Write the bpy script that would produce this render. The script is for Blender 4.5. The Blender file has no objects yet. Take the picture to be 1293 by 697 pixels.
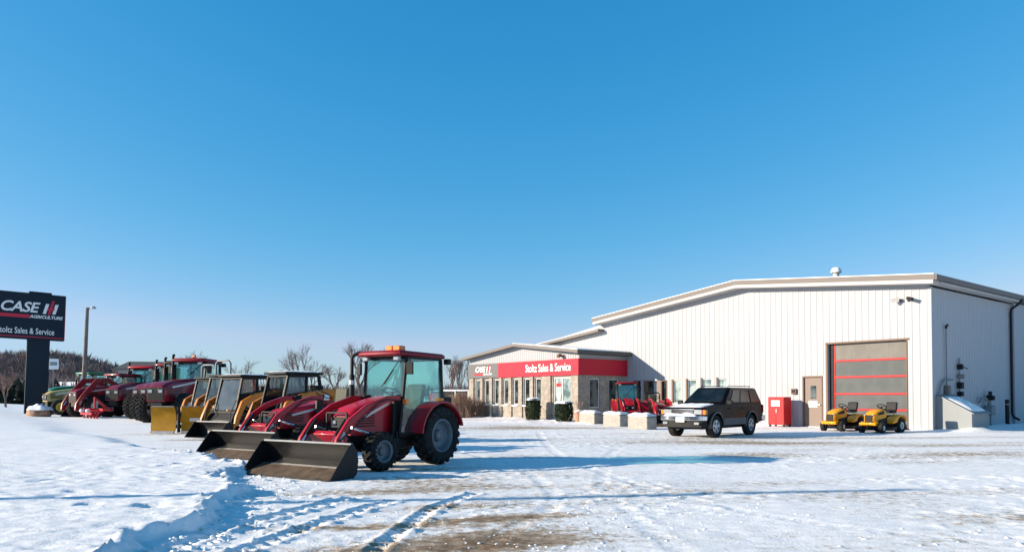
import bpy, bmesh, math, random
import numpy as np
from mathutils import Vector, Matrix, Euler
R = math.radians
random.seed(7)
SC = bpy.context.scene
COL = SC.collection
F, HZ, CX, HC = 900.0, 500.0, 646.5, 1.4      # focal length, horizon row, centre column of the photo, camera height

def gx(px, Y): return (px - CX) * Y / F
def zz(py, Y): return HC + (HZ - py) * Y / F

# ------------------------------------------------------------------ object helpers
def tag(o, label=None, cat=None, group=None, kind=None):
    if label: o['label'] = label
    if cat: o['category'] = cat
    if group: o['group'] = group
    if kind: o['kind'] = kind
    return o
def empty(name, parent=None, loc=(0, 0, 0), rz=0):
    o = bpy.data.objects.new(name, None); COL.objects.link(o)
    o.empty_display_size = .2
    o.location = loc; o.rotation_euler = (0, 0, rz); o.parent = parent
    return o
def kids(o): return [c for c in bpy.data.objects if c.parent == o]
def copy_tree(o, parent=None):
    c = o.copy(); COL.objects.link(c); c.parent = parent
    for ch in kids(o): copy_tree(ch, c)
    return c

class MB:
    def __init__(s): s.v = []; s.f = []
    def add(s, vs, fs):
        n = len(s.v); s.v += [tuple(p) for p in vs]; s.f += [tuple(i + n for i in f) for f in fs]; return s
    def box(s, cx, cy, cz, sx, sy, sz, M=None, tx=1, ty=1):
        vs = []
        for k, (z, a, b) in enumerate(((-.5, 1, 1), (.5, tx, ty))):
            for x, y in ((-.5, -.5), (.5, -.5), (.5, .5), (-.5, .5)):
                p = Vector((x * sx * a, y * sy * b, z * sz))
                if M is not None: p = M @ p
                vs.append(p + Vector((cx, cy, cz)))
        return s.add(vs, [(0, 3, 2, 1), (4, 5, 6, 7), (0, 1, 5, 4), (1, 2, 6, 5), (2, 3, 7, 6), (3, 0, 4, 7)])
    def b(s, x0, x1, y0, y1, z0, z1):
        return s.box((x0 + x1) / 2, (y0 + y1) / 2, (z0 + z1) / 2, abs(x1 - x0), abs(y1 - y0), abs(z1 - z0))
    def bar(s, p0, p1, w, h=None):
        h = h or w; p0 = Vector(p0); p1 = Vector(p1); d = p1 - p0
        q = d.to_track_quat('X', 'Z').to_matrix()
        c = (p0 + p1) / 2
        return s.box(c.x, c.y, c.z, d.length, w, h, M=q)
    def cyl(s, p0, p1, r0, r1=None, n=12, caps=True):
        r1 = r0 if r1 is None else r1
        p0 = Vector(p0); p1 = Vector(p1); q = (p1 - p0).to_track_quat('Z', 'Y').to_matrix()
        vs = []
        for p, r in ((p0, r0), (p1, r1)):
            for k in range(n):
                a = 2 * math.pi * k / n
                vs.append(p + q @ Vector((math.cos(a) * r, math.sin(a) * r, 0)))
        fs = [(k, (k + 1) % n, n + (k + 1) % n, n + k) for k in range(n)]
        if caps: fs += [tuple(range(n - 1, -1, -1)), tuple(range(n, 2 * n))]
        return s.add(vs, fs)
    def tube(s, pts, r, n=8, rs=None):
        pts = [Vector(p) for p in pts]; vs = []; m = len(pts)
        q = None
        for i, p in enumerate(pts):
            d = (pts[min(i + 1, m - 1)] - pts[max(i - 1, 0)]).normalized()
            if q is None:
                up = Vector((0, 0, 1)) if abs(d.z) < .9 else Vector((1, 0, 0))
                a = d.cross(up).normalized()
            else:
                a = (a - d * a.dot(d)).normalized()
            q = d.cross(a)
            rr = rs[i] if rs else r
            for k in range(n):
                t = 2 * math.pi * k / n
                vs.append(p + a * math.cos(t) * rr + q * math.sin(t) * rr)
        fs = []
        for i in range(m - 1):
            for k in range(n):
                fs.append((i * n + k, i * n + (k + 1) % n, (i + 1) * n + (k + 1) % n, (i + 1) * n + k))
        fs += [tuple(range(n - 1, -1, -1)), tuple(range((m - 1) * n, m * n))]
        return s.add(vs, fs)
    def prism(s, poly, a, b):            # polygon in x,z extruded along y
        n = len(poly)
        vs = [(x, a, z) for x, z in poly] + [(x, b, z) for x, z in poly]
        fs = [(k, (k + 1) % n, n + (k + 1) % n, n + k) for k in range(n)]
        fs += [tuple(range(n - 1, -1, -1)), tuple(range(n, 2 * n))]
        return s.add(vs, fs)
    def prismy(s, poly, a, b):           # polygon in y,z extruded along x
        n = len(poly)
        vs = [(a, y, z) for y, z in poly] + [(b, y, z) for y, z in poly]
        fs = [(k, (k + 1) % n, n + (k + 1) % n, n + k) for k in range(n)]
        fs += [tuple(range(n - 1, -1, -1)), tuple(range(n, 2 * n))]
        return s.add(vs, fs)
    def strip(s, pts, t, a, b):          # plate of thickness t following pts (x,z), from y=a to y=b
        up, lo = [], []
        m = len(pts)
        for i, (x, z) in enumerate(pts):
            x0, z0 = pts[max(i - 1, 0)]; x1, z1 = pts[min(i + 1, m - 1)]
            d = Vector((x1 - x0, z1 - z0)).normalized(); nx, nz = -d.y, d.x
            tt = t[i] if isinstance(t, (list, tuple)) else t
            up.append((x + nx * tt / 2, z + nz * tt / 2)); lo.append((x - nx * tt / 2, z - nz * tt / 2))
        for i in range(m - 1):
            q = [lo[i], lo[i + 1], up[i + 1], up[i]]
            n = len(s.v)
            s.v += [(x, a, z) for x, z in q] + [(x, b, z) for x, z in q]
            s.f += [(n, n + 1, n + 2, n + 3), (n + 7, n + 6, n + 5, n + 4), (n, n + 4, n + 5, n + 1), (n + 3, n + 2, n + 6, n + 7)]
            if i == 0: s.f.append((n, n + 3, n + 7, n + 4))
            if i == m - 2: s.f.append((n + 1, n + 5, n + 6, n + 2))
        return s
    def lathe(s, prof, n=32, c=(0, 0, 0), axis='y'):     # prof: (r, h)
        vs = []
        for r, h in prof:
            for k in range(n):
                a = 2 * math.pi * k / n
                if axis == 'y': vs.append((c[0] + r * math.cos(a), c[1] + h, c[2] + r * math.sin(a)))
                else: vs.append((c[0] + r * math.cos(a), c[1] + r * math.sin(a), c[2] + h))
        fs = []
        for i in range(len(prof) - 1):
            for k in range(n):
                fs.append((i * n + k, i * n + (k + 1) % n, (i + 1) * n + (k + 1) % n, (i + 1) * n + k))
        return s.add(vs, fs)
    def loft(s, rings, closed=True):
        n = len(rings[0]); vs = [p for r in rings for p in r]; fs = []
        for i in range(len(rings) - 1):
            for k in range(n):
                fs.append((i * n + k, i * n + (k + 1) % n, (i + 1) * n + (k + 1) % n, (i + 1) * n + k))
        fs += [tuple(range(n - 1, -1, -1)), tuple(range((len(rings) - 1) * n, len(rings) * n))]
        return s.add(vs, fs)
    def ball(s, c, r, n=12, m=8, sz=1, jit=0, rnd=None):
        vs = []; rnd = rnd or random
        for i in range(m + 1):
            th = math.pi * i / m
            for k in range(n):
                a = 2 * math.pi * k / n
                j = 1 + (rnd.uniform(-jit, jit) if jit else 0)
                vs.append((c[0] + r * j * math.sin(th) * math.cos(a), c[1] + r * j * math.sin(th) * math.sin(a), c[2] + r * sz * j * math.cos(th)))
        fs = []
        for i in range(m):
            for k in range(n):
                fs.append((i * n + k, i * n + (k + 1) % n, (i + 1) * n + (k + 1) % n, (i + 1) * n + k))
        return s.add(vs, fs)
    def panel(s, q, u0, u1, v0, v1, off=.006, th=.01):  # thin plate on quad q = (p00,p10,p11,p01)
        q = [Vector(p) for p in q]
        def at(u, v): return (q[0] * (1 - u) + q[1] * u) * (1 - v) + (q[3] * (1 - u) + q[2] * u) * v
        n = (q[1] - q[0]).cross(q[3] - q[0]).normalized()
        c = [at(u0, v0), at(u1, v0), at(u1, v1), at(u0, v1)]
        vs = [p + n * (off - th) for p in c] + [p + n * off for p in c]
        return s.add(vs, [(0, 3, 2, 1), (4, 5, 6, 7), (0, 1, 5, 4), (1, 2, 6, 5), (2, 3, 7, 6), (3, 0, 4, 7)])
    def mesh(s, name, smooth=None):
        me = bpy.data.meshes.new(name)
        me.from_pydata(s.v, [], s.f)
        bm = bmesh.new(); bm.from_mesh(me)
        bmesh.ops.remove_doubles(bm, verts=bm.verts, dist=1e-5)
        bmesh.ops.recalc_face_normals(bm, faces=bm.faces)
        bm.to_mesh(me); bm.free()
        if smooth is not None:
            me.polygons.foreach_set('use_smooth', [True] * len(me.polygons))
            me.set_sharp_from_angle(angle=R(smooth))
        return me
    def build(s, name, mat, parent=None, loc=(0, 0, 0), bevel=0, smooth=None, rz=0, seg=2):
        me = s.mesh(name, smooth if not bevel else (smooth or 40))
        me.materials.append(mat)
        o = bpy.data.objects.new(name, me); COL.objects.link(o)
        o.parent = parent; o.location = loc; o.rotation_euler = (0, 0, rz)
        if bevel:
            m = o.modifiers.new('bevel', 'BEVEL'); m.width = bevel; m.segments = seg; m.limit_method = 'ANGLE'; m.angle_limit = R(35)
            m.harden_normals = False
        return o
def ring(x, w, z0, z1, rr=.1, n=5, wb=None):            # y,z ring with rounded top corners
    wb = wb if wb is not None else w
    rr = min(rr, w * .95, (z1 - z0) * .9)
    p = [(x, -wb, z0), (x, wb, z0)]
    for k in range(n + 1):
        a = math.pi / 2 * k / n
        p.append((x, w - rr + rr * math.cos(a), z1 - rr + rr * math.sin(a)))
    for k in range(n + 1):
        a = math.pi / 2 * (1 + k / n)
        p.append((x, -w + rr + rr * math.cos(a), z1 - rr + rr * math.sin(a)))
    return p
def text(body, size, mat, parent, loc, rot, name='lettering', sx=1.0, shear=0.0, bold=0.0, align='CENTER', ext=.004, space=1.0):
    c = bpy.data.curves.new(name, 'FONT'); c.body = body; c.size = size; c.shear = shear; c.offset = bold
    c.align_x = align; c.align_y = 'CENTER'; c.extrude = ext; c.space_character = space; c.resolution_u = 3
    o = bpy.data.objects.new(name, c); COL.objects.link(o); c.materials.append(mat)
    o.scale = (sx, 1, 1)
    bpy.context.view_layer.update()
    me = bpy.data.meshes.new_from_object(o.evaluated_get(bpy.context.evaluated_depsgraph_get()))
    me.transform(Matrix.Diagonal((sx, 1, 1, 1))); me.name = name
    bpy.data.objects.remove(o); bpy.data.curves.remove(c)
    if not me.materials: me.materials.append(mat)
    o = bpy.data.objects.new(name, me); COL.objects.link(o)
    o.parent = parent; o.location = loc; o.rotation_euler = rot
    return o

# ------------------------------------------------------------------ noise
def _hash(ix, iy, s):
    h = (ix.astype(np.int64) * 374761393 + iy.astype(np.int64) * 668265263 + s * 974711) & 0x7fffffff
    h = ((h ^ (h >> 13)) * 1274126177) & 0x7fffffff
    return ((h ^ (h >> 16)) & 0xffff) / 65535.0
def vn(x, y, s=0):
    x0 = np.floor(x); y0 = np.floor(y); fx = x - x0; fy = y - y0
    fx = fx * fx * fx * (fx * (fx * 6 - 15) + 10); fy = fy * fy * fy * (fy * (fy * 6 - 15) + 10)
    a = _hash(x0, y0, s); b = _hash(x0 + 1, y0, s); c = _hash(x0, y0 + 1, s); d = _hash(x0 + 1, y0 + 1, s)
    return (a * (1 - fx) + b * fx) * (1 - fy) + (c * (1 - fx) + d * fx) * fy - .5
def fbm(x, y, o=4, s=0, g=.5):
    t = 0; a = 1
    for i in range(o):
        t = t + a * vn(x * 2 ** i + 17.3 * i, y * 2 ** i - 9.1 * i, s + i); a *= g
    return t
def sst(a, b, x):
    t = np.clip((x - a) / (b - a), 0, 1); return t * t * (3 - 2 * t)
BY = np.array([0, 6.6, 7.6, 8.6, 9.4, 10.3, 11.2, 12.3, 14.3, 16.8, 20, 22.9, 26.2, 33, 42, 70, 200, 5000], float)
BX = np.array([-3.4, -3.3, -3.25, -3.45, -3.75, -3.95, -4.45, -4.7, -5.5, -7.9, -10.6, -12.6, -16.0, -20.5, -27, -47, -135, -3400], float)
def base_z(x, y):
    x = np.asarray(x, float); y = np.asarray(y, float)
    d = np.interp(y, BY, BX) - x + .5 * vn(y * 1.3, x * .3, 3) + .32 * vn(x * 2.6, y * 2.6, 5) + .14 * vn(x * 7, y * 7, 6)      # >0 on the lawn
    near = np.exp(-(y - 5) / 14.0)
    wdt = .22 + np.clip(y - 15, 0, 60) * .08
    bank = .13 * sst(0, 1, d / wdt)
    far = .34 * sst(18, 52, y) * sst(1, 9, d)
    dip = -.05 * np.exp(-((x - 12) ** 2 + (y - 32) ** 2) / 60.0)
    return bank + far + dip, d
def tz(x, y): return float(base_z(x, y)[0])
# ------------------------------------------------------------------ materials
def nt(name):
    m = bpy.data.materials.new(name); m.use_nodes = True
    t = m.node_tree; b = t.nodes['Principled BSDF']
    return m, t, b
def mat(name, col, rough=.5, metal=0, coat=0, var=.0, scale=4, bump=0, bscale=40, spec=.5, dust=0):
    m, t, b = nt(name)
    b.inputs['Base Color'].default_value = (*col, 1); b.inputs['Roughness'].default_value = rough
    b.inputs['Metallic'].default_value = metal; b.inputs['Coat Weight'].default_value = coat
    b.inputs['Coat Roughness'].default_value = .08
    b.inputs['Specular IOR Level'].default_value = spec
    tc = t.nodes.new('ShaderNodeTexCoord')
    if var or dust:
        n = t.nodes.new('ShaderNodeTexNoise'); n.inputs['Scale'].default_value = scale; n.inputs['Detail'].default_value = 5
        n.inputs['Roughness'].default_value = .65
        t.links.new(tc.outputs['Object'], n.inputs['Vector'])
        r = t.nodes.new('ShaderNodeValToRGB')
        r.color_ramp.elements[0].position = .32; r.color_ramp.elements[1].position = .7
        r.color_ramp.elements[0].color = tuple(max(0, c * (1 - var)) for c in col) + (1,)
        hi = tuple(min(1, c * (1 + var)) for c in col)
        if dust: hi = tuple(c * (1 - dust) + d * dust for c, d in zip(hi, (.42, .38, .33)))
        r.color_ramp.elements[1].color = hi + (1,)
        t.links.new(n.outputs['Fac'], r.inputs['Fac']); t.links.new(r.outputs['Color'], b.inputs['Base Color'])
        rr = t.nodes.new('ShaderNodeMapRange'); rr.inputs['To Min'].default_value = max(.02, rough - .1); rr.inputs['To Max'].default_value = min(1, rough + .2)
        t.links.new(n.outputs['Fac'], rr.inputs['Value']); t.links.new(rr.outputs['Result'], b.inputs['Roughness'])
    if bump:
        n2 = t.nodes.new('ShaderNodeTexNoise'); n2.inputs['Scale'].default_value = bscale; n2.inputs['Detail'].default_value = 4
        t.links.new(tc.outputs['Object'], n2.inputs['Vector'])
        bp = t.nodes.new('ShaderNodeBump'); bp.inputs['Strength'].default_value = bump; bp.inputs['Distance'].default_value = .02
        t.links.new(n2.outputs['Fac'], bp.inputs['Height']); t.links.new(bp.outputs['Normal'], b.inputs['Normal'])
    return m
def glass(name, tint, refl=.12, rough=.02, milk=0, milkcol=(.6, .7, .7)):
    m, t, b = nt(name); t.nodes.remove(b)
    out = t.nodes['Material Output']
    tr = t.nodes.new('ShaderNodeBsdfTransparent'); tr.inputs['Color'].default_value = (*tint, 1)
    gl = t.nodes.new('ShaderNodeBsdfGlossy'); gl.inputs['Roughness'].default_value = rough; gl.inputs['Color'].default_value = (.95, .97, 1, 1)
    fr = t.nodes.new('ShaderNodeLayerWeight'); fr.inputs['Blend'].default_value = .18
    mr = t.nodes.new('ShaderNodeMapRange'); mr.inputs['To Min'].default_value = refl; mr.inputs['To Max'].default_value = .7
    t.links.new(fr.outputs['Fresnel'], mr.inputs['Value'])
    mx = t.nodes.new('ShaderNodeMixShader')
    t.links.new(mr.outputs['Result'], mx.inputs['Fac']); t.links.new(tr.outputs['BSDF'], mx.inputs[1]); t.links.new(gl.outputs['BSDF'], mx.inputs[2])
    last = mx
    if milk:
        d = t.nodes.new('ShaderNodeBsdfDiffuse'); d.inputs['Color'].default_value = (*milkcol, 1)
        n = t.nodes.new('ShaderNodeTexNoise'); n.inputs['Scale'].default_value = 3; n.inputs['Detail'].default_value = 6
        tc = t.nodes.new('ShaderNodeTexCoord'); t.links.new(tc.outputs['Object'], n.inputs['Vector'])
        m2 = t.nodes.new('ShaderNodeMapRange'); m2.inputs['From Min'].default_value = .35; m2.inputs['From Max'].default_value = .75
        m2.inputs['To Min'].default_value = milk * .4; m2.inputs['To Max'].default_value = milk * 1.6
        t.links.new(n.outputs['Fac'], m2.inputs['Value'])
        my = t.nodes.new('ShaderNodeMixShader'); t.links.new(m2.outputs['Result'], my.inputs['Fac'])
        t.links.new(mx.outputs[0], my.inputs[1]); t.links.new(d.outputs[0], my.inputs[2]); last = my
    t.links.new(last.outputs[0], out.inputs['Surface'])
    return m

M = {}
M['red'] = mat('red_paint', (.4, .004, .016), .36, 0, .25, .1, 3, spec=.35)
M['maroon'] = mat('dark_red_paint', (.2, .004, .014), .34, 0, .3, .15, 3, spec=.35)
M['redroof'] = mat('red_roof_plastic', (.22, .005, .015), .45, 0, .1, .1, 3, spec=.3)
M['black'] = mat('black_metal', (.008, .008, .009), .5, 0, 0, .3, 8, spec=.3)
M['dblack'] = mat('black_plastic', (.012, .012, .013), .6, 0, 0, .3, 8, spec=.3)
M['rubber'] = mat('tyre_rubber', (.016, .016, .017), .8, 0, 0, .5, 9, .5, 60, dust=.03, spec=.2)
M['rim'] = mat('grey_rim_paint', (.16, .175, .19), .45, .2, 0, .15, 6)
M['rimy'] = mat('yellow_rim_paint', (.55, .4, .04), .5, 0, 0, .2, 6)
M['rimw'] = mat('white_rim_paint', (.6, .6, .58), .5, 0, 0, .15, 6)
M['alloy'] = mat('alloy_wheel', (.55, .56, .58), .3, .8, 0, .1, 8)
M['chrome'] = mat('chrome', (.75, .77, .8), .12, 1)
M['steel'] = mat('bare_steel', (.5, .5, .5), .32, .9, 0, .2, 12)
M['grey'] = mat('grey_metal', (.22, .23, .24), .5, .2, 0, .15, 6)
M['light'] = mat('lamp_lens', (.4, .42, .44), .12, .3, .5)
M['amber'] = mat('amber_lens', (.8, .2, .01), .25, 0, .5)
M['seat'] = mat('seat_vinyl', (.07, .075, .05), .7, 0, 0, .3, 8)
M['orange'] = mat('orange_paint', (.55, .17, .01), .42, 0, .2, .12, 4, spec=.35)
M['plow'] = mat('plow_yellow', (.36, .18, .003), .55, 0, 0, .2, 3, .1, 12, dust=.04, spec=.2)
M['myellow'] = mat('mower_yellow', (.8, .31, .002), .4, 0, .2, .08, 5, spec=.3)
M['green'] = mat('green_paint', (.012, .14, .02), .3, 0, .5, .12, 4)
M['cream'] = mat('pale_yellow_paint', (.55, .42, .14), .5, 0, .2, .25, 4, dust=.2)
M['suv'] = mat('dark_brown_car_paint', (.005, .0028, .0028), .22, 0, .04, .1, 2, spec=.1)
M['suvclad'] = mat('grey_cladding', (.1, .095, .09), .5, .1, 0, .3, 5, dust=.05)
M['white'] = mat('white_paint', (.78, .78, .77), .5, 0, 0, .05, 4)
M['wframe'] = mat('white_window_frame', (.6, .6, .59), .5)
M['glass'] = glass('cab_glass', (.74, .93, .9), .08, .015, .03, (.3, .5, .48))
M['glassdark'] = glass('dark_car_glass', (.12, .15, .15), .1, .02, .06)
M['siding'] = mat('white_steel_siding', (.385, .395, .42), .6, 0, 0, .03, 1.2, spec=.25)
M['trim'] = mat('grey_brown_trim', (.17, .15, .14), .6, 0, 0, .08, 2, spec=.3)
M['trimw'] = mat('pale_trim', (.48, .46, .44), .6, 0, 0, .05, 2, spec=.3)
M['brown'] = mat('tan_brown_trim', (.15, .09, .06), .6, 0, 0, .1, 4)
M['fred'] = mat('fascia_red', (.5, .012, .035), .55, 0, 0, .06, 1.5, spec=.3)
M['fgrey'] = mat('fascia_grey', (.13, .13, .135), .6, 0, 0, .06, 1.5, spec=.3)
M['navy'] = mat('dark_navy_sign_face', (.006, .017, .03), .5, 0, 0, .12, 1.2, spec=.25)
M['signred'] = mat('sign_red', (.55, .01, .04), .45)
M['sred'] = mat('bright_red_enamel', (.5, .004, .01), .45, 0, .1, .08, 3, spec=.3)
M['doortan'] = mat('tan_steel_door', (.22, .17, .145), .6, 0, 0, .06, 4, spec=.3)
M['conc'] = mat('pale_concrete', (.36, .335, .3), .95, 0, 0, .18, 5, .6, 30, spec=.2)
M['boxgrey'] = mat('grey_painted_metal_box', (.25, .265, .27), .6, 0, 0, .06, 3, spec=.3)
M['pole'] = mat('weathered_wood_pole', (.19, .17, .15), .85, 0, 0, .35, 3, .6, 20)
M['rock'] = mat('brown_fieldstone', (.34, .2, .13), .9, 0, 0, .35, 3, .8, 8)
M['pot'] = mat('terracotta_planter', (.4, .21, .14), .85, 0, 0, .2, 8)
M['bark'] = mat('bare_bark', (.13, .1, .085), .9, 0, 0, .3, 2)
M['twig'] = mat('bare_twigs', (.17, .13, .115), .9, 0, 0, .3, 1)
M['twigr'] = mat('reddish_twigs', (.2, .12, .1), .9, 0, 0, .35, 1)
M['dry'] = mat('dry_brown_stalks', (.3, .19, .13), .9, 0, 0, .4, 3)
M['fir'] = mat('dark_evergreen', (.02, .035, .017), .85, 0, 0, .5, 1.5)
M['hedge'] = mat('hedge_green', (.025, .04, .014), .8, 0, 0, .5, 3)
M['roofdark'] = mat('dark_shingle_roof', (.09, .09, .085), .9, 0, 0, .2, 2)
M['barn'] = mat('barn_siding', (.3, .3, .3), .8, 0, 0, .1, 2)
M['hose'] = mat('hydraulic_hose', (.02, .02, .02), .5)
M['paper'] = mat('white_paper_notice', (.8, .8, .78), .7)
M['bucket'] = mat('black_worn_bucket_steel', (.01, .01, .0105), .42, .2, 0, .4, 5, .1, 20, spec=.35)
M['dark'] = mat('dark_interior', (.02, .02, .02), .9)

# worn inner floor of buckets: dirty brown near the edge
M['bfloor'] = mat('muddy_bucket_floor', (.11, .07, .042), .7, .1, 0, .5, 4, .3, 12)

# window panes of the buildings: dark glossy with blotchy interior
def pane(name, a, b_, rough=.06, sp=.6):
    m, t, b = nt(name)
    tc = t.nodes.new('ShaderNodeTexCoord'); n = t.nodes.new('ShaderNodeTexNoise'); n.inputs['Scale'].default_value = 1.7; n.inputs['Detail'].default_value = 3
    t.links.new(tc.outputs['Object'], n.inputs['Vector'])
    r = t.nodes.new('ShaderNodeValToRGB'); r.color_ramp.elements[0].position = .42; r.color_ramp.elements[1].position = .58
    r.color_ramp.elements[0].color = (*a, 1); r.color_ramp.elements[1].color = (*b_, 1)
    t.links.new(n.outputs['Fac'], r.inputs['Fac']); t.links.new(r.outputs['Color'], b.inputs['Base Color'])
    b.inputs['Roughness'].default_value = rough; b.inputs['Specular IOR Level'].default_value = sp
    return m
M['pane'] = pane('window_pane', (.012, .017, .02), (.09, .12, .13))
M['carpane'] = pane('car_window', (.004, .006, .007), (.012, .016, .018), .12)
M['panel'] = pane('pale_window_pane', (.1, .15, .16), (.35, .42, .42))
M['paned'] = pane('bay_door_glazing', (.1, .11, .112), (.115, .125, .127), .6, .08)
M['panet'] = pane('bay_door_top_panel', (.17, .16, .145), (.19, .18, .165), .6, .08)

# stone veneer: bricks drawn in (x+y, z)
def stone():
    m, t, b = nt('tan_stone_veneer')
    tc = t.nodes.new('ShaderNodeTexCoord'); sp = t.nodes.new('ShaderNodeSeparateXYZ'); t.links.new(tc.outputs['Object'], sp.inputs[0])
    ad = t.nodes.new('ShaderNodeMath'); ad.operation = 'ADD'; t.links.new(sp.outputs[0], ad.inputs[0]); t.links.new(sp.outputs[1], ad.inputs[1])
    cb = t.nodes.new('ShaderNodeCombineXYZ'); t.links.new(ad.outputs[0], cb.inputs[0]); t.links.new(sp.outputs[2], cb.inputs[1])
    br = t.nodes.new('ShaderNodeTexBrick'); br.inputs['Scale'].default_value = 1; br.inputs['Brick Width'].default_value = .38
    br.inputs['Row Height'].default_value = .12; br.inputs['Mortar Size'].default_value = .012; br.squash = .7; br.squash_frequency = 3
    br.inputs['Color1'].default_value = (.35, .3, .255, 1); br.inputs['Color2'].default_value = (.26, .22, .185, 1); br.inputs['Mortar'].default_value = (.38, .34, .3, 1)
    t.links.new(cb.outputs[0], br.inputs['Vector'])
    n = t.nodes.new('ShaderNodeTexNoise'); n.inputs['Scale'].default_value = 3.5; n.inputs['Detail'].default_value = 5; t.links.new(tc.outputs['Object'], n.inputs['Vector'])
    mx = t.nodes.new('ShaderNodeMix'); mx.data_type = 'RGBA'; mx.blend_type = 'OVERLAY'; mx.inputs['Factor'].default_value = .55
    t.links.new(br.outputs['Color'], mx.inputs[6]); t.links.new(n.outputs['Fac'], mx.inputs[7]); t.links.new(mx.outputs[2], b.inputs['Base Color'])
    b.inputs['Roughness'].default_value = .9
    bp = t.nodes.new('ShaderNodeBump'); bp.inputs['Strength'].default_value = .7; bp.inputs['Distance'].default_value = .02; bp.invert = True
    t.links.new(br.outputs['Fac'], bp.inputs['Height']); t.links.new(bp.outputs['Normal'], b.inputs['Normal'])
    return m
M['stone'] = stone()

def snow(name, ground=False):
    m, t, b = nt(name)
    b.inputs['Roughness'].default_value = .8; b.inputs['Specular IOR Level'].default_value = .25
    tc = t.nodes.new('ShaderNodeTexCoord')
    n = t.nodes.new('ShaderNodeTexNoise'); n.inputs['Scale'].default_value = 26; n.inputs['Detail'].default_value = 6; n.inputs['Roughness'].default_value = .7
    t.links.new(tc.outputs['Object'], n.inputs['Vector'])
    bp = t.nodes.new('ShaderNodeBump'); bp.inputs['Strength'].default_value = .75; bp.inputs['Distance'].default_value = .016
    t.links.new(n.outputs['Fac'], bp.inputs['Height']); t.links.new(bp.outputs['Normal'], b.inputs['Normal'])
    if not ground:
        b.inputs['Base Color'].default_value = (.91, .91, .92, 1); return m
    at = t.nodes.new('ShaderNodeAttribute'); at.attribute_name = 'dirt'
    n1 = t.nodes.new('ShaderNodeTexNoise'); n1.inputs['Scale'].default_value = 7; n1.inputs['Detail'].default_value = 9; n1.inputs['Roughness'].default_value = .72
    t.links.new(tc.outputs['Object'], n1.inputs['Vector'])
    a1 = t.nodes.new('ShaderNodeMath'); a1.operation = 'MULTIPLY_ADD'; a1.inputs[1].default_value = 1.9; a1.inputs[2].default_value = -.95
    t.links.new(n1.outputs['Fac'], a1.inputs[0])
    a2 = t.nodes.new('ShaderNodeMath'); a2.operation = 'ADD'; t.links.new(a1.outputs[0], a2.inputs[0]); t.links.new(at.outputs['Fac'], a2.inputs[1])
    r = t.nodes.new('ShaderNodeValToRGB'); e = r.color_ramp.elements
    e[0].position = .05; e[0].color = (.91, .91, .92, 1)
    e[1].position = .9; e[1].color = (.2, .125, .07, 1)
    e2 = e.new(.3); e2.color = (.82, .81, .8, 1)
    e3 = e.new(.55); e3.color = (.42, .33, .24, 1)
    t.links.new(a2.outputs[0], r.inputs['Fac']); t.links.new(r.outputs['Color'], b.inputs['Base Color'])
    return m
M['snow'] = snow('clean_snow'); M['snowg'] = snow('packed_snow_ground', True)
M['hill'] = mat('wooded_hill_ground', (.2, .16, .14), .95, 0, 0, .25, .03)
M['woods'] = mat('far_bare_woods', (.3, .235, .22), .95, 0, 0, .3, .05, spec=.1)
M['woodp'] = mat('far_grey_woods', (.22, .19, .19), .95, 0, 0, .3, .05, spec=.1)

def snow_cap(sx, sy, h, parent, loc, seed=0, rz=0, n=14, name='snow_cap'):
    xs = np.linspace(-.5, .5, n + 1)
    X, Y = np.meshgrid(xs, xs, indexing='ij')
    e = np.clip(1 - (np.abs(X) * 2) ** 5, 0, 1) * np.clip(1 - (np.abs(Y) * 2) ** 5, 0, 1)
    Z = h * np.sqrt(e) * (1 + .7 * fbm(X * sx * 4 + seed, Y * sy * 4, 3, seed)) - .004
    jx = 1 + .08 * vn(X * 5, Y * 5 + seed, seed + 9)
    vs = [(X[i, j] * sx * jx[i, j], Y[i, j] * sy * jx[i, j], max(-.004, Z[i, j])) for i in range(n + 1) for j in range(n + 1)]
    k = (n + 1) ** 2
    fs = [(i * (n + 1) + j, (i + 1) * (n + 1) + j, (i + 1) * (n + 1) + j + 1, i * (n + 1) + j + 1) for i in range(n) for j in range(n)]
    mb = MB(); mb.add(vs, fs)
    return mb.build(name, M['snow'], parent, loc, smooth=80, rz=rz)
# ------------------------------------------------------------------ camera, sun, sky
cam = bpy.data.cameras.new('camera'); co = bpy.data.objects.new('camera', cam); COL.objects.link(co); SC.camera = co
PITCH = 1.27
co.location = (0, 0, HC); co.rotation_euler = (R(90 + PITCH), 0, 0)
cam.sensor_width = 36; cam.lens = 36 * F / 1293
cam.shift_y = ((HZ - 348.5) - F * math.tan(R(PITCH))) / 1293
cam.clip_end = 20000
SAZ, SEL = R(8.5), R(16.5)
sun = bpy.data.lights.new('sun', 'SUN'); so = bpy.data.objects.new('sun', sun); COL.objects.link(so)
sun.energy = 5.0; sun.angle = R(.5); sun.color = (1, .865, .68)
v = Vector((math.cos(SAZ) * math.cos(SEL), math.sin(SAZ) * math.cos(SEL), -math.sin(SEL)))
so.rotation_euler = v.to_track_quat('-Z', 'Y').to_euler(); so.location = (-30, -5, 20)
w = bpy.data.worlds.new('World'); SC.world = w; w.use_nodes = True
t = w.node_tree; bg = t.nodes['Background']
sk = t.nodes.new('ShaderNodeTexSky'); sk.sky_type = 'NISHITA'; sk.sun_disc = False
sk.sun_elevation = SEL; sk.sun_rotation = R(270 - 8.5) if True else 0
sk.altitude = 200; sk.air_density = 1.0; sk.dust_density = .35; sk.ozone_density = 2.2
EXPO = .79
SKS = .13
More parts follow.
